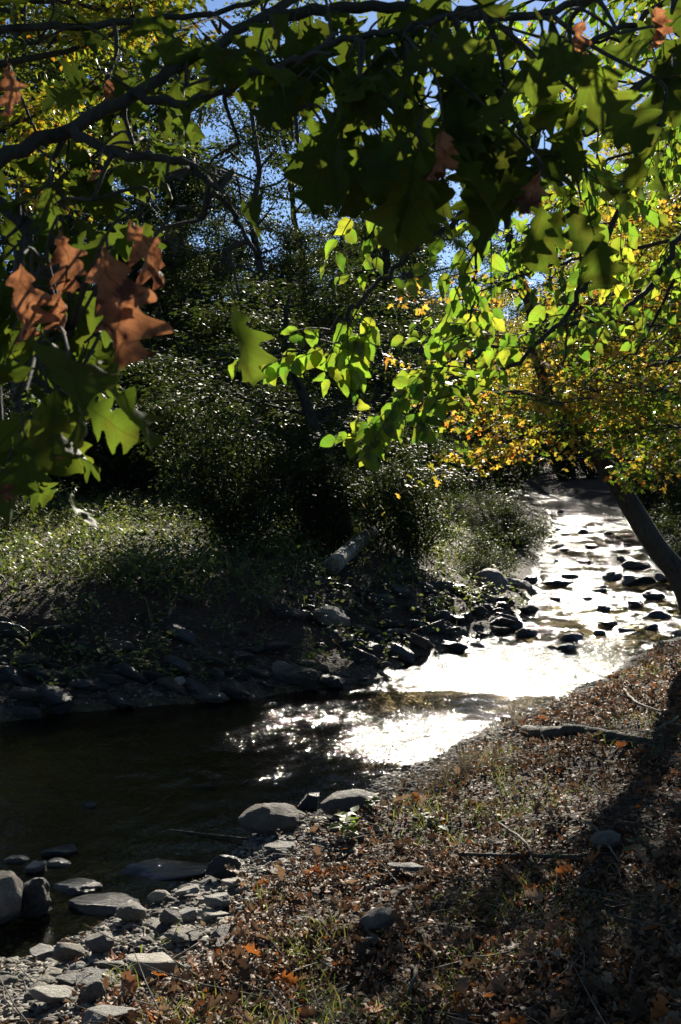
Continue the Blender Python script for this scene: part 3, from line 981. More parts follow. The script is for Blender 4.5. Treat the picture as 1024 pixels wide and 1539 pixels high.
def bushes(seed, H, W, leaf, nl):
    r = np.random.default_rng(seed)
    tr, crn = Acc(), Acc()
    seats = []
    for i in range(14):
        az, el = r.uniform(0, 6.3), r.uniform(.5, 1.45)
        d = np.array([math.cos(az) * math.cos(el) * W / H * 1.1, math.sin(az) * math.cos(el) * W / H * 1.1, math.sin(el)])
        L = H * r.uniform(.75, 1.1)
        s = np.linspace(0, 1, 5)[:, None]
        bp = np.array([r.normal(0, .1), r.normal(0, .1), -.15]) + d * L * s + r.normal(0, .04, (5, 3)) * s
        tube(tr, bp, np.linspace(.03, .006, 5), 5)
        for j in range(12):
            w = r.uniform(.15, 1)
            p0 = bp[0] + (bp[-1] - bp[0]) * w
            e = p0 + unit(r.normal(0, 1, 3) * [1, 1, .5] + d * .6) * H * r.uniform(.12, .3)
            tube(tr, [p0, e], [.007, .003], 3, False)
            for q in (.3, .6, .9, 1.05):
                seats.append(p0 + (e - p0) * q)
    seats = np.array(seats)
    pick = r.integers(0, len(seats), nl)
    pos = seats[pick] + r.normal(0, .11, (nl, 3)) * [1, 1, .6]
    pos[:, 2] = np.abs(pos[:, 2])
    tip = unit(pos - seats[pick]) + np.array([0, 0, -.3])
    nrm = np.column_stack([r.normal(0, .6, (nl, 2)), np.ones(nl)])
    leaves(crn, small_t, pos, tip, nrm, leaf * r.uniform(.6, 1.25, nl), r)
    return tr, crn


T = {}


def template(key, accs, lm, bm='bark'):
    T[key] = (accs[0].mesh('trunk', M[bm], True), accs[1].mesh('crown', M[lm]))


template('tall', grow(1, 15, .24, 6.5, 3.6, 26, .15, 15000), 'wood_green')
template('tall_yellow', grow(2, 14, .22, 5.0, 3.6, 26, .14, 15000), 'wood_yellow')
template('tall_dark', grow(3, 15, .26, 3.0, 3.4, 34, .14, 20000), 'wood_dark')
template('lacy', grow(4, 15, .2, 3.5, 3.0, 30, .12, 7000, up=.6), 'wood_dark')
template('canopy', grow(21, 20, .3, 13.7, 5.2, 17, .16, 11000, 'umbrella', .5, .35, .24), 'wood_green')
template('mid', grow(5, 8, .14, 1.2, 2.8, 24, .11, 15000), 'wood_green')
template('mid_yellow', grow(6, 8, .14, 1.6, 2.8, 24, .11, 12000), 'wood_yellow')
template('mid_dark', grow(8, 8, .15, .8, 2.6, 28, .10, 17000, 'oval', .4), 'wood_dark')
template('hemlock', grow(9, 8.4, .16, .5, 2.1, 44, .085, 24000, 'cone', .3, -.05, .2), 'wood_dark')
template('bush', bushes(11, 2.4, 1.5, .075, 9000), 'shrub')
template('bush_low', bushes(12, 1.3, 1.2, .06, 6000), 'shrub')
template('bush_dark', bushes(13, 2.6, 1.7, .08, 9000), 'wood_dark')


def plant(key, x, y, s, rot, name, label, cat, group=None, sz=None, sink=.05):
    o = empty(name, (x, y, hz(x, y) - sink), label, cat, group)
    o.rotation_euler = (0, 0, rot)
    o.scale = (s, s, sz or s)
    tr, crn = T[key]
    link('stem' if 'bush' in key else 'trunk', tr, o)
    link('crown', crn, o)
    return o


# the dark tree in the middle, on the far bank
plant('mid_dark', .05, 15.2, .86, .4, 'dark_tree', 'dark dense tree in the middle of the far bank, above the cut log', 'tree', sz=.45)
plant('hemlock', .75, 23.5, 1.0, 4.1, 'conifer_tree', 'dark drooping conifer standing behind the dark middle tree', 'tree')
plant('hemlock', 1.2, 34, 1.1, 1.1, 'conifer_tree', 'taller conifer farther back, partly hidden by the nearer dark conifer', 'tree')
plant('bush_dark', .9, 14.6, .62, 1.1, 'bush', 'dark bush on the far bank between the dark middle tree and the riffle', 'bush')
plant('bush_dark', -1.25, 13.6, .75, .1, 'bush', 'dark bush at the right end of the sunlit strip of weeds', 'bush')
plant('bush_dark', -.4, 14.7, .6, 2.1, 'bush', 'dark bush at the left foot of the dark middle tree', 'bush')
plant('bush_low', 1.9, 15.6, .4, 4.1, 'bush', 'small olive bush just behind and left of the humped boulder', 'bush')
plant('bush_low', 2.3, 16.8, .58, 2.1, 'bush', 'low olive bush on the point of land beside the upstream water', 'bush')
plant('bush_low', 3.2, 21, .9, .3, 'bush', 'low bush at the bend where the far stream narrows', 'bush')
plant('bush_dark', 11.2, 64, 1.5, 1.6, 'bush', 'large dark bush behind the far end of the stream, under the orange leaves', 'bush')
plant('bush_dark', 11.8, 58, 1.3, 2.6, 'bush', 'dark bush closing the far end of the stream', 'bush')
plant('bush', -4.7, 14.0, .62, .3, 'bush', 'pale leaved shrub at the left edge of the picture over the sunlit weeds', 'bush')

r = np.random.default_rng(77)
bk = 0
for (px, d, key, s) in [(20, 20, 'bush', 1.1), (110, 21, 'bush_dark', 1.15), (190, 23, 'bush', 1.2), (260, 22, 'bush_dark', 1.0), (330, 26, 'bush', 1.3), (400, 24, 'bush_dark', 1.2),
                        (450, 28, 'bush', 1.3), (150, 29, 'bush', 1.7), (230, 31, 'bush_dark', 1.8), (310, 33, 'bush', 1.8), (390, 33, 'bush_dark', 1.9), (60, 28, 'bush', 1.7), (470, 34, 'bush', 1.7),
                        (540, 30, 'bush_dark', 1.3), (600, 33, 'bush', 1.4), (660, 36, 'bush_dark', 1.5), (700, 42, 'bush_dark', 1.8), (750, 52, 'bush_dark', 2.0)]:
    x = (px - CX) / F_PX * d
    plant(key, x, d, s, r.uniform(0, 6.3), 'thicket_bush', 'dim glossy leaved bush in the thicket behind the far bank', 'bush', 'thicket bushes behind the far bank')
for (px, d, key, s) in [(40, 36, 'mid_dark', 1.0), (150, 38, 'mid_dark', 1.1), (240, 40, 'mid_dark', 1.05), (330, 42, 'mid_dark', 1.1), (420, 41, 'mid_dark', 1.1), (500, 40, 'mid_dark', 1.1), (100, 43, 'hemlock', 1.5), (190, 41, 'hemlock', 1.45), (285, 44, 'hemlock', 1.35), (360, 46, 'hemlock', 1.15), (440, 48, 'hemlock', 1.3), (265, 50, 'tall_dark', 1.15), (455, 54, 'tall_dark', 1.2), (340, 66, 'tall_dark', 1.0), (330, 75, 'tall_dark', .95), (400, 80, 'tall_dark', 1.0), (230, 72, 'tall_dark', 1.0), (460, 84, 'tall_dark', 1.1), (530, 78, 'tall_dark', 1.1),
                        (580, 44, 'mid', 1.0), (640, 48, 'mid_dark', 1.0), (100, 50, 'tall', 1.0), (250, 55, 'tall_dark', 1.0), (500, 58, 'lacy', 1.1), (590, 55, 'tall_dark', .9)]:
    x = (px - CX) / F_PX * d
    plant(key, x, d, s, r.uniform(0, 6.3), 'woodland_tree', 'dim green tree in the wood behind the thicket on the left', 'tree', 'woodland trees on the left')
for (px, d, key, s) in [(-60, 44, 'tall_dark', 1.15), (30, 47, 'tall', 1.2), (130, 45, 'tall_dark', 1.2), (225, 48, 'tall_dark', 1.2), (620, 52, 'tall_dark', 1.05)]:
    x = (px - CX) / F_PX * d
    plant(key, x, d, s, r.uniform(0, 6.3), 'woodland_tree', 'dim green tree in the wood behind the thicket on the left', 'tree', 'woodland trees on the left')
plant('lacy', -2.6, 38, 1.05, 2.2, 'lacy_tree', 'thin leaved dark tree with blue sky showing through its crown', 'tree')
plant('tall_yellow', -5.4, 17, 1.0, .6, 'yellow_green_tree', 'tall yellow-green tree behind the oak boughs on the left', 'tree')
plant('tall', -6.6, 23, 1.1, 1.9, 'tall_tree', 'tall green tree glimpsed through the oak boughs left of the sky gap', 'tree')
plant('canopy', 2.0, 30, 1.0, 2.9, 'tall_tree', 'tall tree added on the far bank, its crown placed to shade the oak', 'tree')  # added; crown raised mostly above the frame to shade the near oak

for (px, d, key, s) in [(720, 40, 'mid_yellow', .9), (790, 62, 'mid_dark', 1.3), (860, 60, 'mid', 1.2), (930, 55, 'mid_yellow', 1.2), (1000, 48, 'mid_dark', 1.1), (1060, 40, 'mid', 1.1), (900, 75, 'tall_dark', 1.0),
                        (700, 70, 'tall_dark', 1.0), (820, 80, 'tall_dark', 1.0), (1000, 66, 'tall_yellow', 1.0), (980, 34, 'mid_yellow', 1.1), (1050, 27, 'mid_yellow', 1.05), (1080, 20, 'mid_yellow', .85), (1120, 30, 'tall_yellow', 1.0), (1020, 31, 'tall_yellow', 1.15), (940, 50, 'tall_yellow', 1.2)]:
    x = (px - CX) / F_PX * d
    plant(key, x, d, s, r.uniform(0, 6.3), 'woodland_tree', 'yellow-green tree in the wood beyond the stream on the right', 'tree', 'woodland trees on the right')
for (px, d, s) in [(990, 30, 1.0), (1040, 22, .8), (1060, 16, .6), (960, 44, 1.3), (890, 56, 1.4), (1010, 38, 1.2)]:
    x = (px - CX) / F_PX * d
    plant('bush_dark', x, d, s, r.uniform(0, 6.3), 'bank_bush', 'dark bush on the right bank of the upstream reach', 'bush', 'bushes on the right bank')


template('high', grow(31, 15, .3, 8.2, 6.0, 20, .2, 9000, 'umbrella', .5, .5, .4), 'wood_green')  # tall trees outside the frame, added to cut the skylight
for (x, y, sc_, rot) in [(-6.5, 8.5, 1.0, .3), (5.8, 4.0, .95, 1.7), (-5.6, -1.0, .95, 2.9), (7.6, 10.5, 1.05, 4.0), (2.5, -4.5, .95, 5.1), (-8.5, 15, 1.1, 1.1)]:
    plant('high', x, y, sc_, rot, 'added_shade_tree', 'unseen tall bank tree added to block skylight over the stream', 'tree', 'unseen trees added to block skylight')

# ------------------------------------------------------------------ near oak: trunk outside the frame, boughs hanging into it
def attach_point(paths, q):
    best = None
    for p in paths:
        d = np.linalg.norm(p - q, axis=1)
        i = int(d.argmin())
        if best is None or d[i] < best[0]:
            best = (d[i], p[i])
    return best[1]


oak = empty('oak_tree', (-1.75, .75, hz(-1.75, .75)), 'near oak whose dark lobed leaves and boughs overhang the top of the picture', 'tree')
inv = Matrix.Translation(-oak.location)
off = np.array(oak.location)
r = np.random.default_rng(5)
tr = Acc()
bole = smooth_path([off + [0, 0, -.3], off + [.03, 0, .5], off + [.0, .03, 1.6], off + [-.05, .05, 3.2], off + [.05, 0, 5.0], off + [.1, .1, 7.5]])
tube(tr, bole - off, np.linspace(.2, .09, len(bole)), 14)
boughs = [
    ([bole[12], at(-260, 330, 1.5), at(-60, 262, 1.75), at(100, 195, 1.85), at(200, 142, 1.9), at(300, 80, 1.95), at(400, 22, 2.0), at(520, -50, 2.1), at(640, -110, 2.3)], .015, .007),
    ([bole[12], at(-250, 200, 1.7), at(-40, 55, 2.1), at(170, 35, 2.2), at(340, 15, 2.25), at(440, -20, 2.3)], .011, .004),
    ([at(200, 142, 1.9), at(270, 155, 1.85), at(330, 140, 1.8), at(430, 95, 1.75), at(520, 60, 1.7), at(620, 40, 1.7), at(720, 10, 1.75)], .008, .004),
    ([at(400, 22, 2.0), at(560, 10, 1.95), at(700, 25, 1.9), at(820, 20, 1.9), at(930, -10, 1.95), at(1050, -30, 2.0)], .011, .004),
    ([at(-60, 262, 1.75), at(20, 320, 1.65), at(70, 360, 1.6), at(110, 470, 1.55), at(90, 600, 1.5)], .012, .004),
    ([at(100, 195, 1.85), at(180, 230, 1.75), at(270, 240, 1.7), at(330, 300, 1.65), at(385, 380, 1.6)], .009, .003),
    ([bole[20], [-2.6, 1.6, 4.4], [-3.6, 2.4, 5.0]], .05, .012),
    ([bole[22], [-.6, .0, 4.6], [.8, -.6, 5.0], [2.2, -1.2, 5.3]], .06, .012),
    ([bole[24], [-2.2, -1.4, 5.4], [-2.8, -3.2, 5.8]], .05, .012),
    ([bole[23], [-.4, 1.6, 4.9], [.8, 2.6, 5.3]], .04, .010),
    ([bole[16], at(-200, -100, 2.0), at(0, -60, 2.3), at(200, -90, 2.5), at(420, -120, 2.6), at(700, -140, 2.5)], .02, .008),
]
paths = []
bough_acc = []
for pts, r0, r1 in boughs:
    p = smooth_path(pts, 7)
    p[1:-1] += r.normal(0, .0035, (len(p) - 2, 3))
    paths.append(p)
    a = Acc()
    tube(a, p - off, np.linspace(r0, r1, len(p)), 9)
    bough_acc.append(a)
tr.obj('trunk', M['bark'], oak, True)
for a in bough_acc:
    a.obj('bough', M['bark'], oak, True)
oak_t = [sheet_leaf(200 + k, OAK_PROF, 30, 4, ro, be, .05, .35, tw) for k, (ro, be, tw) in enumerate([(.6, -.2, .3), (1.5, -.35, -.5), (-.8, .15, .6), (2.2, -.1, .2), (.3, -.5, -.8), (-1.5, -.2, .4)])]
dry_t = [sheet_leaf(300 + k, OAK_PROF, 40, 7, ro, be, .125, .4, tw, wd) for k, (ro, be, tw, wd) in enumerate([(3.5, -.25, .9, .95), (2.6, .3, -1.1, .9), (5.0, -.45, .6, 1.0)])]
WITHERED = [(160, 375, 1.42, 212, 560, 0, .3, -.2), (190, 335, 1.5, 262, 425, 1, -.5, .5), (165, 390, 1.46, 185, 500, 2, 1., .1), (85, 345, 1.5, 120, 440, 1, .4, .2), (35, 400, 1.45, 60, 520, 0, .6, .2), (100, 420, 1.5, 80, 510, 2, -.4, .1),
                                       (10, 95, 1.9, 25, 180, 1, .3, .3), (165, 120, 2.0, 160, 155, 0, .3, .4), (665, 195, 1.6, 668, 275, 2, .5, .2), (880, 30, 1.75, 870, 105, 0, .6, .1),
                                       (810, 255, 1.65, 790, 325, 1, .3, .2), (985, 10, 1.8, 1000, 70, 2, .3, .2), (75, 655, 1.5, 82, 710, 0, .5, .2), (10, 715, 1.5, 14, 750, 1, .3, .2), (150, 255, 1.8, 138, 275, 1, .3, .4)]
S_DIR = np.array([math.sin(R(8.4)) * math.cos(R(24)), math.cos(R(8.4)) * math.cos(R(24)), math.sin(R(24))])
WC = np.array([(at(q[0], q[1], q[2] - .22) + at(q[3], q[4], q[2] - .2)) / 2 for q in WITHERED[:5]])
crown, twigs = Acc(), Acc()
# clusters: centre px, py, distance, spread px (x, y), depth spread m, leaves, size
clusters = [
    (540, 120, 1.65, 70, 75, .22, 56, .15), (600, 180, 1.6, 55, 60, .15, 28, .15), (500, 60, 1.8, 80, 50, .25, 26, .14), (620, 60, 1.7, 50, 45, .2, 18, .14),
    (660, 215, 1.7, 25, 35, .12, 7, .12),
    (305, 330, 1.6, 38, 45, .12, 38, .155), (350, 400, 1.6, 22, 35, .1, 7, .13), (250, 270, 1.65, 60, 35, .15, 16, .13), (330, 285, 1.62, 25, 20, .1, 6, .12),
    (50, 430, 1.5, 50, 60, .15, 46, .15), (50, 520, 1.45, 55, 55, .15, 24, .14), (120, 560, 1.5, 45, 35, .12, 10, .13), (30, 340, 1.6, 45, 40, .2, 16, .14),
    (100, 655, 1.5, 25, 25, .1, 5, .075), (20, 600, 1.45, 30, 30, .1, 6, .1), (5, 700, 1.5, 20, 30, .1, 5, .08),
    (60, 60, 2.2, 80, 60, .3, 24, .11), (160, 120, 2.1, 70, 50, .25, 26, .12), (80, 240, 1.9, 80, 50, .25, 38, .12), (200, 215, 1.9, 60, 45, .2, 36, .12),
    (280, 130, 1.95, 55, 45, .2, 34, .12), (390, 90, 1.9, 60, 50, .2, 34, .12), (440, 170, 1.8, 45, 40, .15, 20, .12), (360, 215, 1.85, 30, 25, .1, 7, .12), (395, 20, 2.2, 60, 30, .2, 10, .13),
    (800, 225, 1.7, 55, 45, .15, 16, .14), (830, 270, 1.65, 45, 35, .12, 10, .13), (760, 130, 1.75, 50, 50, .15, 13, .14), (745, 190, 1.7, 25, 40, .1, 8, .13),
    (830, 60, 1.8, 50, 45, .2, 12, .15), (930, 50, 1.8, 60, 60, .2, 16, .15), (990, 120, 1.75, 40, 60, .15, 9, .15), (880, 150, 1.75, 45, 45, .15, 10, .14), (700, 30, 1.9, 45, 35, .2, 9, .13),
    (1010, 20, 1.9, 40, 40, .2, 8, .15), (330, 50, 2.0, 60, 40, .2, 24, .11), (450, 240, 1.75, 40, 45, .15, 16, .11), (410, 140, 1.85, 50, 45, .2, 22, .11), (140, 300, 1.75, 60, 40, .2, 22, .11), (650, 70, 1.9, 35, 40, .15, 12, .11), (860, 90, 2.0, 50, 40, .2, 10, .10), (760, 60, 2.0, 40, 40, .2, 9, .10), (720, 80, 1.95, 40, 35, .15, 5, .10), (690, -5, 2.0, 60, 25, .2, 8, .11),
]
pos, tip, nrm, size = [], [], [], []
for (px, py, d, sx, sy, sdp, n, sz) in clusters:
    c = at(px, py, d)
    root = attach_point(paths, c + np.array([0, 0, .03]))
    tube(twigs, smooth_path([root, root * .5 + c * .5 + r.normal(0, .012, 3) + [0, 0, .015], c]) - off, np.linspace(.005, .003, 13), 6)
    n = max(3, int(n * .55))
    nt_ = max(2, n // 5)
    ends = []
    for k in range(nt_):
        e = at(px + r.normal(0, sx * .8), py + r.normal(0, sy * .8), d + r.normal(0, sdp))
        m = c * .5 + e * .5 + r.normal(0, .015, 3) + [0, 0, .02]
        tube(twigs, smooth_path([c, m, e], 4) - off, np.linspace(.003, .0018, 9), 5, False)
        ends.append((c, e))
    for k in range(n):
        c0, e = ends[k % nt_]
        b = e + (c0 - e) * r.uniform(0, .35) + r.normal(0, .006, 3)
        td = unit(np.array([r.normal(0, .75), r.normal(0, .6), -.75 + r.normal(0, .45)]) + .5 * unit(e - c0))
        pl = r.uniform(.02, .045)
        q = b + td * pl + [0, 0, -.004]
        tube(twigs, [b - off, q - off], [.0012, .001], 4, False)
        v = q + td * sz * .5 - WC
        along = v @ S_DIR
        if ((np.linalg.norm(v - along[:, None] * S_DIR, axis=1) < .10) & (along > 0)).any():
            continue
        pos.append(q)
        tip.append(td + r.normal(0, .12, 3))
        nrm.append(np.array([r.normal(0, .8), r.normal(-.3, .7), r.normal(.5, .5)]))
        size.append(sz * r.uniform(.5, .95))
leaves(crown, oak_t, np.array(pos) - off, tip, nrm, size, r)
n = 6500                                          # unseen leaves added over the viewpoint, above the frame, to block skylight
q = np.column_stack([r.uniform(-5.5, 4.0, n), r.uniform(-5, 3.6, n), 3.9 + 3.2 * r.random(n) ** 1.5])
q = q[np.hypot((q[:, 0] + .8) / 4.8, (q[:, 1] + .6) / 4.5) < 1]
leaves(crown, small_t, q - off, r.normal(0, 1, (len(q), 3)) - [0, 0, .5], np.column_stack([r.normal(0, .6, (len(q), 2)), np.ones(len(q))]), r.uniform(.12, .24, len(q)), r)
crown.obj('crown', M['oak'], oak, True)
# withered brown leaves: (px, py of leaf base, d, length, tip px, tip py, template, facing)
for (px, py, d, tx, ty, k, nx, nz) in WITHERED:
    d -= .22
    b, t = at(px, py, d), at(tx, ty, d + .02)
    a = Acc()
    L = np.linalg.norm(t - b)
    leaves(a, [dry_t[k]], [b - off], [t - b], [np.array([nx, -1., nz])], [L], r)
    root = attach_point(paths, b + np.array([0, 0, .05]))
    tube(twigs, smooth_path([root, root * .4 + b * .6 + r.normal(0, .012, 3) + [0, .0, .03], b + [0, .004, .015], b], 5) - off, np.linspace(.0026, .0012, 16), 5, False)
    a.obj('withered_leaf', M['dry'], oak, True)
twigs.obj('twigs', M['twig'], oak, True)

# ------------------------------------------------------------------ hornbeam: trunk outside the frame on the right, sprays hang into it
OV_PROF = [(0, .01), (.06, .16), (.2, .30), (.38, .345), (.56, .31), (.74, .205), (.9, .08), (1, 0)]
ovate_s = [sheet_leaf(400 + k, OV_PROF, 11, 2, ro, be, .07, .1, tw, wd) for k, (ro, be, tw, wd) in enumerate([(.8, -.15, .3, 1.), (1.6, -.4, -.5, .95), (-1., .2, .6, 1.05), (.3, -.6, -.3, .85), (2.4, -.2, .8, .9)])]
hb = empty('hornbeam_tree', (2.3, 2.6, hz(2.3, 2.6)), 'tree whose thin drooping twigs carry bright green oval leaves over the bright water', 'tree')
off = np.array(hb.location)
r = np.random.default_rng(15)
bole = smooth_path([off + [0, 0, -.3], off + [0, .03, .6], off + [-.05, 0, 1.4], off + [0, .05, 2.4], off + [.1, 0, 3.8], off + [.1, .1, 5.5]])
a = Acc()
tube(a, bole - off, np.linspace(.11, .035, len(bole)), 12)
a.obj('trunk', M['bark'], hb, True)
hbr = [
    ([bole[15], at(1250, 20, 3.2), at(1100, 60, 3.2), at(970, 125, 3.0), at(870, 205, 2.9), at(760, 285, 2.8), at(650, 355, 2.7), at(565, 430, 2.6), at(500, 495, 2.5), at(430, 535, 2.45)], .017, .0025),
    ([bole[14], at(1200, 60, 3.4), at(1060, 90, 3.3), at(985, 155, 3.2), at(935, 300, 3.1), at(880, 430, 3.0), at(800, 525, 2.95), at(710, 575, 2.9), at(620, 610, 2.75), at(565, 655, 2.7)], .014, .002),
    ([bole[13], at(1150, 230, 3.7), at(1040, 330, 3.6), at(980, 430, 3.5), at(900, 480, 3.4), at(800, 500, 3.3), at(720, 535, 3.1), at(660, 590, 3.0), at(635, 640, 2.95)], .013, .002),
    ([at(870, 205, 2.9), at(885, 300, 3.0), at(868, 430, 3.05), at(845, 540, 3.1), at(825, 610, 3.1)], .006, .0015),
    ([bole[17], at(1200, -80, 3.3), at(1050, -20, 3.2), at(900, 60, 3.1), at(780, 120, 3.0), at(690, 200, 2.9), at(600, 260, 2.8), at(540, 310, 2.7)], .012, .002),
    ([at(760, 285, 2.8), at(720, 350, 2.85), at(715, 430, 2.85), at(690, 520, 2.85), at(650, 570, 2.8)], .006, .0015),
    ([at(1040, 330, 3.6), at(1010, 430, 3.7), at(960, 520, 3.8), at(900, 560, 3.8), at(860, 600, 3.8)], .007, .0015),
    ([bole[12], at(1180, 300, 4.2), at(1060, 350, 4.2), at(930, 380, 4.2), at(820, 400, 4.2), at(720, 440, 4.1), at(660, 470, 4.0)], .011, .002),
]
hbr += [
    ([bole[20], at(1240, 40, 4.2), at(1100, 90, 4.4), at(980, 60, 4.6), at(860, 70, 4.7), at(770, 100, 4.8), at(690, 130, 4.8)], .014, .002),
    ([bole[18], at(1250, 160, 4.4), at(1120, 200, 4.6), at(1000, 215, 4.8), at(900, 250, 4.9), at(820, 320, 5.0), at(760, 360, 5.0)], .014, .002),
    ([bole[22], at(1250, -60, 4.2), at(1100, -40, 4.5), at(960, -20, 4.8), at(820, 0, 4.9), at(720, 30, 5.0), at(640, 60, 5.0)], .014, .002),
]
hp = [smooth_path(p, 8) for p, _, _ in hbr]
for p, (_, r0, r1) in zip(hp, hbr):
    p[8:-1] += r.normal(0, .006, (len(p) - 9, 3))
    a = Acc()
    tube(a, p - off, np.linspace(r0, r1, len(p)) , 7)
    a.obj('branch', M['bark'], hb, True)
crown, twigs = Acc(), Acc()
pos, tip, nrm, size = [], [], [], []


def low_edge(p):
    """how far the sprays hang: the twigs on the trunk side are held higher"""
    return np.interp((p[0] / p[1]) * F_PX + CX, [400, 545, 640, 700, 760, 830, 1024], [565, 700, 665, 615, 590, 560, 545])


def spray(p0, d, L, sz, sub=True):
    q = p0 + d * L + np.array([0, 0, -.25 * L - .05])
    yq = HORIZON - (q[2] - 2.0) / q[1] * F_PX
    if yq > low_edge(q):
        d = unit(d * [1, 1, .1] + [0, 0, .1])
        L = L * .5
        if HORIZON - (p0[2] - 2.06) / p0[1] * F_PX > low_edge(p0) and sub:
            return
    n = max(3, int(L / .034))
    pts = [p0]
    dd = d.copy()
    for i in range(n):
        dd = unit(dd + np.array([0, 0, -.05]) + r.normal(0, .05, 3))
        pts.append(pts[-1] + dd * L / n)
    pts = np.array(pts)
    tube(twigs, pts - off, np.linspace(.0024, .0009, len(pts)), 4, False)
    side = unit(np.cross(dd, [0, 0, 1.]) + r.normal(0, .2, 3))
    for i in range(1, n + 1):
        s = 1 if i % 2 else -1
        td = unit(dd * .55 + side * s * .8 + np.array([0, 0, -.55]) + r.normal(0, .2, 3))
        pos.append(pts[i] + td * .006)
        tip.append(td)
        nrm.append(np.array([r.normal(0, .5), -.8 + r.normal(0, .5), .6 + r.normal(0, .4)]))
        size.append(sz * r.uniform(.75, 1.15))
        if sub and i % 4 == 2 and L > .2:
            spray(pts[i], unit(dd + side * s * .9 + r.normal(0, .2, 3)), L * r.uniform(.35, .55), sz * .95, False)


for bi, p in enumerate(hp):
    i0 = [22, 18, 14, 2, 18, 2, 4, 12, 10, 10, 10][bi]
    st = [5, 4, 4, 4, 5, 4, 4, 4, 1.3, 1.5, 1.2][bi]
    for i in range(i0, len(p) - 1, 1):
        if r.random() < 1. / st * 1.65:
            d = unit(unit(p[i + 1] - p[i]) * .7 + np.array([r.normal(0, .5), r.normal(0, .5), -.55 + r.normal(0, .25)]))
            spray(p[i], d, r.uniform(.12, .34), r.uniform(.046, .062))
    spray(p[-1], unit(p[-1] - p[-3]), .2, .056)
# the bright hanging tips left of centre
for (px, py, d, qx, qy, n) in [(455, 520, 2.48, 395, 555, 4), (540, 500, 2.5, 520, 560, 6), (490, 520, 2.5, 430, 545, 5), (600, 600, 2.6, 548, 685, 8), (635, 560, 2.65, 560, 640, 8), (660, 590, 2.7, 630, 650, 6), (560, 470, 2.55, 545, 520, 4)]:
    b, e = at(px, py, d), at(qx, qy, d - .03)
    p0 = attach_point(hp, b)
    tube(twigs, smooth_path([p0, p0 * .5 + b * .5 + [0, 0, .02], b, e], 4) - off, np.linspace(.0022, .0009, 13), 4, False)
    for k in range(n):
        q = b + (e - b) * (k + .6) / n
        s = 1 if k % 2 else -1
        td = unit(np.array([.55 * s + r.normal(0, .2), r.normal(0, .25), -.9]))
        pos.append(q)
        tip.append(td)
        nrm.append(np.array([r.normal(0, .3), -1., .3 + r.normal(0, .25)]))
        size.append(r.uniform(.05, .064))
leaves(crown, ovate_s, np.array(pos) - off, tip, nrm, size, r)
crown.obj('crown', M['hornbeam'], hb, True)
twigs.obj('twigs', M['twig'], hb, True)

# ------------------------------------------------------------------ leaning maple on the right bank
p0 = at(1066, 930, 9.6)
p0[2] = hz(p0[0], p0[1])
mp = empty('maple_tree', p0, 'dark leaning tree on the right bank with orange and yellow leaves', 'tree')
off = np.array(mp.location)
r = np.random.default_rng(25)
lean = smooth_path([off + [.1, .05, -.4], at(1030, 885, 9.6), at(985, 820, 9.5), at(945, 755, 9.4), at(910, 700, 9.3), at(868, 648, 9.2), at(835, 600, 9.1), at(812, 545, 9.0), at(800, 470, 9.0), at(770, 380, 9.0), at(760, 300, 9.0)])
a = Acc()
tube(a, lean - off, np.interp(np.linspace(0, 1, len(lean)), [0, .1, .5, 1], [.15, .10, .075, .028]), 12)
a.obj('trunk', M['bark'], mp, True)
mbr = [
    ([lean[30], at(840, 650, 8.8), at(790, 655, 8.4), at(740, 675, 8.1), at(700, 700, 8.0)], .03, .006),
    ([lean[34], at(780, 590, 8.6), at(720, 600, 8.3), at(670, 625, 8.1)], .028, .006),
    ([lean[32], at(880, 590, 8.8), at(930, 560, 8.6), at(1000, 545, 8.5), at(1060, 540, 8.4)], .03, .006),
    ([lean[30], at(910, 630, 8.8), at(950, 610, 8.6), at(1000, 600, 8.5), at(1060, 600, 8.4)], .026, .006),
    ([lean[40], at(800, 520, 8.5), at(760, 540, 8.2), at(700, 560, 8.0)], .024, .006),
    ([lean[44], at(860, 470, 8.8), at(930, 440, 8.6), at(1010, 440, 8.5)], .024, .006),
    ([lean[38], at(860, 570, 8.4), at(880, 580, 8.0), at(900, 590, 7.6)], .02, .006),
    ([lean[26], at(960, 690, 9.0), at(990, 670, 8.6), at(1030, 660, 8.3)], .022, .005),
    ([lean[52], at(860, 380, 8.9), at(900, 340, 8.9), at(960, 330, 8.9)], .02, .005),
    ([lean[36], at(960, 560, 9.0), at(1080, 520, 8.8), at(1190, 510, 8.6), at(1290, 520, 8.4)], .03, .006),  # this bough and the next: added beyond the frame to shade the bank
    ([lean[46], at(930, 450, 9.0), at(1070, 400, 8.8), at(1180, 390, 8.6), at(1280, 400, 8.4)], .03, .006),
    ([lean[24], at(970, 715, 8.8), at(1010, 690, 8.2), at(1060, 690, 7.7), at(1120, 700, 7.4)], .022, .005),
    ([lean[32], at(925, 650, 8.6), at(985, 640, 7.9), at(1045, 645, 7.3)], .022, .005),
    ([lean[34], at(900, 600, 8.6), at(950, 580, 8.0), at(1020, 590, 7.4)], .022, .005),
    ([lean[36], at(850, 600, 8.6), at(850, 600, 7.9), at(845, 610, 7.2)], .022, .005),
    ([lean[44], at(850, 500, 8.7), at(900, 500, 8.2), at(965, 520, 7.8)], .022, .005),
    ([lean[46], at(860, 430, 8.8), at(920, 480, 8.2), at(1000, 490, 7.6)], .022, .005),
    ([lean[50], at(720, 420, 8.8), at(680, 440, 8.6)], .02, .005),
]
mpth = [smooth_path(p, 6) for p, _, _ in mbr]
for p, (_, r0, r1) in zip(mpth, mbr):
    a = Acc()
    tube(a, p - off, np.linspace(r0, r1, len(p)), 7)
    a.obj('branch', M['bark'], mp, True)
twigs = Acc()
cl = {'maple': ([], [], [], []), 'mgreen': ([], [], [], [])}
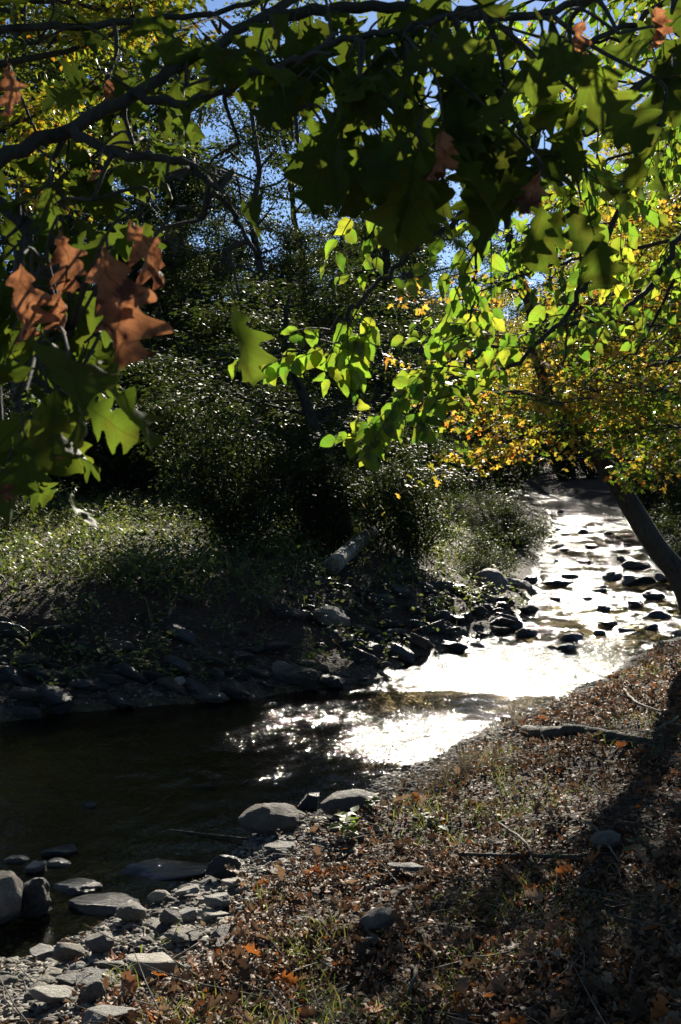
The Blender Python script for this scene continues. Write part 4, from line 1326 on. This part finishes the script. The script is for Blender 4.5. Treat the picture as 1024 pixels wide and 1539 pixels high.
for bi, p in enumerate(mpth):
    kind = 'mgreen' if bi in (3, 7, 10, 11, 12, 13, 14, 15) else 'maple'
    for i in range(6, len(p), 1):
        for _ in range(2):
            e = p[i] + np.array([r.normal(0, .28), r.normal(0, .3), r.normal(-.02, .10)])
            tube(twigs, [p[i] - off, (p[i] * .5 + e * .5 + [0, 0, .03]) - off, e - off], [.005, .003, .002], 4, False)
            n = 13
            q = p[i] + (e - p[i]) * r.uniform(.4, 1.15, n)[:, None] + r.normal(0, .07, (n, 3)) * [1, 1, .45]
            kk = kind if r.random() < .68 else ('mgreen' if kind == 'maple' else 'maple')
            cl[kk][0].append(q)
            cl[kk][1].append(np.column_stack([r.normal(0, .7, (n, 2)), r.normal(-.5, .3, n)]))
            cl[kk][2].append(np.column_stack([r.normal(0, .5, (n, 2)), np.ones(n)]))
            cl[kk][3].append(r.uniform(.045, .08, n))
for kk in cl:
    a = Acc()
    P_, T_, N_, S_ = [np.concatenate(q) for q in cl[kk]]
    leaves(a, star_t, P_ - off, T_, N_, S_, r)
    o = a.obj('crown', M[kk], mp)
    o['label'] = 'orange and yellow leaves' if kk == 'maple' else 'leaves still green'
twigs.obj('twigs', M['twig'], mp, True)


# ------------------------------------------------------------------ dead wood, weeds
def log(name, pts, rad, mat, label, cat, k=12, part=None, jag=0):
    pts = smooth_path(pts, 6)
    o = np.array(pts[0])
    a = Acc()
    rr = np.interp(np.linspace(0, 1, len(pts)), np.linspace(0, 1, len(rad)), rad)
    pts[1:-1] += np.random.default_rng(3).normal(0, rr.mean() * (.2 if part is None else .04), (len(pts) - 2, 3))
    tube(a, pts - o, rr, k)
    if part is None:
        ob = a.obj(name, M[mat], None, True)
        ob.location = Vector(o)
        return tag(ob, label, cat), o
    e = empty(name, o, label, cat)
    a.obj(part, M[mat], e, True)
    return e, o


b0, b1 = at(500, 832, 12.6), at(562, 798, 15.4)
b0[2], b1[2] = hz(b0[0], b0[1]) + .17, hz(b1[0], b1[1]) + .14
e, o = log('fallen_log', [b0, b0 * .5 + b1 * .5 + [0, 0, .02], b1], [.105, .10, .09], 'bark_pale', 'pale barked log lying on the dark far bank with its sawn end facing the stream', 'log', 16, 'bark')
a = Acc()
d_ = unit(b1 - b0)
xs = unit(np.cross(d_, [0, 0, 1.]))
ys = np.cross(xs, d_)
ang = np.linspace(0, 2 * math.pi, 25)[:-1]
ring = -d_ * .012 + .088 * (np.cos(ang)[:, None] * xs + np.sin(ang)[:, None] * ys)
ring2 = d_ * .02 + .088 * (np.cos(ang)[:, None] * xs + np.sin(ang)[:, None] * ys)
V = np.concatenate([ring, ring2, [-d_ * .012]])
Fc = [(48, (j + 1) % 24, j) for j in range(24)] + [(j, (j + 1) % 24, 24 + j) for j in range(24)] + [((j + 1) % 24, 24 + (j + 1) % 24, 24 + j) for j in range(24)]
a.add(V, Fc).obj('sawn_end', M['dead'], e)


def gp(px, py, up=.02):
    p = on_ground(px, py).copy()
    p[2] += up
    return p


log('fallen_branch', [gp(790, 1102, .02), gp(830, 1110, .035), gp(880, 1106, .03), gp(950, 1118, .02), gp(1012, 1122, .01)], [.036, .042, .03, .032, .016], 'bark', 'thick dark fallen branch lying across the right bank near the pool', 'branch')
log('stick', [gp(690, 1290), gp(760, 1296, .03), gp(850, 1298, .03), gp(925, 1296, .04)], [.008, .009, .008, .004], 'bark', 'long thin dark stick lying level among the fallen leaves', 'stick')
log('stick', [gp(872, 1236), gp(895, 1262, .05), gp(935, 1312, .03)], [.005, .006, .004], 'dead', 'pale stick slanting beside the dim grey stone', 'stick')
log('stick', [gp(938, 1040, .02), gp(958, 1070, .06), gp(1002, 1080, .03)], [.008, .009, .006], 'dead', 'pale bent stick high on the right bank', 'stick')
log('stick', [gp(236, 1215 + 250, .02), gp(300, 1440, .06)], [.006, .003], 'dead', 'short twig lying across the square pale slab', 'stick')
log('stick', [gp(618, 1460), gp(625, 1500, .08), gp(612, 1520, .05)], [.006, .007, .004], 'dead', 'pale short stick near the bottom of the picture', 'stick')
log('stick', [gp(745, 1240), gp(790, 1280, .04), gp(800, 1310, .03)], [.006, .006, .004], 'dead', 'pale stick crossing the left part of the long dark stick', 'stick')
log('stick', [gp(380, 1262, .0), gp(150, 1235, .0)], [.006, .004], 'bark', 'thin sunken stick in the dark pool', 'stick')
log('stick', [gp(985, 1105, .03), gp(1020, 1098, .08)], [.01, .006], 'dead', 'short pale stick above the thick dark fallen branch', 'stick')


def tuft(px, py, n, lmin, lmax, mat, name, label, cat, spread, lean, w=.0025):
    p = gp(px, py, 0)
    rr = np.random.default_rng(int(px + py))
    P = np.column_stack([rr.normal(0, spread, (n, 2)), np.zeros(n)])
    P[:, 2] = height(p[0] + P[:, 0], p[1] + P[:, 1]) - p[2]
    a = Acc()
    blades(a, P, lmin, lmax, rr, lean, w)
    o = a.obj(name, M[mat])
    o.location = Vector([float(c) for c in p])
    tag(o, label, cat)


tuft(700, 1165, 170, .12, .38, 'straw', 'dry_grass_tuft', 'clump of dry bent grass hanging over the bank next to the bright water', 'grass', .12, .9)
tuft(640, 1190, 60, .08, .22, 'straw', 'dry_grass_tuft', 'small thin clump of dry grass between the pool and the larger dry clump', 'grass', .09, .9)
tuft(765, 1090, 60, .12, .34, 'straw', 'dry_grass_tuft', 'dry grass curling over at the left end of the thick fallen branch', 'grass', .08, 1.1)
tuft(785, 1350, 220, .04, .11, 'grass', 'grass_tuft', 'low green grass patch below the long dark stick', 'grass', .13, .7, .002)
tuft(700, 1385, 90, .04, .10, 'grass', 'grass_tuft', 'low sparse green grass left of the larger green patch', 'grass', .09, .7, .002)
tuft(880, 1400, 260, .03, .10, 'grass', 'grass_tuft', 'wide low green grass patch in the dark lower right of the bank', 'grass', .16, .7, .002)
tuft(640, 1215, 120, .03, .10, 'grass', 'grass_tuft', 'green grass patch just behind the tan boulder', 'grass', .1, .7, .002)
tuft(470, 1425, 80, .04, .11, 'grass', 'grass_tuft', 'thin green grass on the bare gravelly part of the near bank', 'grass', .09, .7, .002)


def weed(px, py, H, n, sz, mat, label):
    p = gp(px, py, 0)
    rr = np.random.default_rng(int(px * 3 + py))
    e = empty('weed', p, label, 'weed')
    st, lf = Acc(), Acc()
    pos, tip = [], []
    for k in range(max(2, n // 6)):
        top = np.array([rr.normal(0, .05), rr.normal(0, .05), H * rr.uniform(.7, 1)])
        tube(st, [[0, 0, -.02], top * .5 + rr.normal(0, .008, 3), top], [.0025, .002, .0012], 5)
        for j in range(6):
            q = top * (1 - .12 * j)
            an = j * 2.4 + k
            pos.append(q)
            tip.append([math.cos(an), math.sin(an), .15])
    nrm = np.column_stack([rr.normal(0, .2, (len(pos), 2)), np.ones(len(pos))])
    leaves(lf, ovate_t, pos, tip, nrm, rr.uniform(.7, 1.2, len(pos)) * sz, rr)
    st.obj('stem', M['herb'], e, True)
    lf.obj('leaves', M[mat], e)


weed(512, 1262, .13, 14, .075, 'hornbeam', 'bright yellow-green weed in front of the tan boulder')
weed(955, 1292, .07, 10, .05, 'herb', 'small pale green weed on the right bank by the tip of the long stick')
weed(555, 1222, .09, 10, .04, 'herb', 'small green weed at the right end of the tan boulder')
weed(660, 1330 - 90, .06, 8, .035, 'herb', 'tiny green weed among the leaves left of the pale crossing stick')

# ------------------------------------------------------------------ light
SUN_AZ, SUN_EL = 8.4, 24.0
s = Vector((math.sin(R(SUN_AZ)) * math.cos(R(SUN_EL)), math.cos(R(SUN_AZ)) * math.cos(R(SUN_EL)), math.sin(R(SUN_EL))))
ld = bpy.data.lights.new('sun', 'SUN')
ld.energy = 5.0
ld.angle = R(.53)
ld.color = (1, .92, .78)
lo = bpy.data.objects.new('sun', ld)
COL.objects.link(lo)
lo.rotation_euler = s.to_track_quat('Z', 'Y').to_euler()
w = bpy.data.worlds.new("World")
sc.world = w
w.use_nodes = True
nt = w.node_tree
bg = nt.nodes['Background']
sky = nt.nodes.new('ShaderNodeTexSky')
sky.sky_type = 'NISHITA'
sky.sun_disc = False
sky.air_density = .7
sky.dust_density = .06
sky.ozone_density = 4.0
sky.sun_elevation = R(SUN_EL)
sky.sun_rotation = R(SUN_AZ)
nt.links.new(sky.outputs[0], bg.inputs[0])
bg.inputs[1].default_value = .05
sc.view_settings.view_transform = 'Standard'
sc.view_settings.look = 'None'
sc.view_settings.exposure = 1.45
sc.view_settings.gamma = 1
sc.cycles.max_bounces = 8
sc.cycles.transparent_max_bounces = 12
sc.cycles.sample_clamp_indirect = 4
sc.cycles.sample_clamp_direct = 0
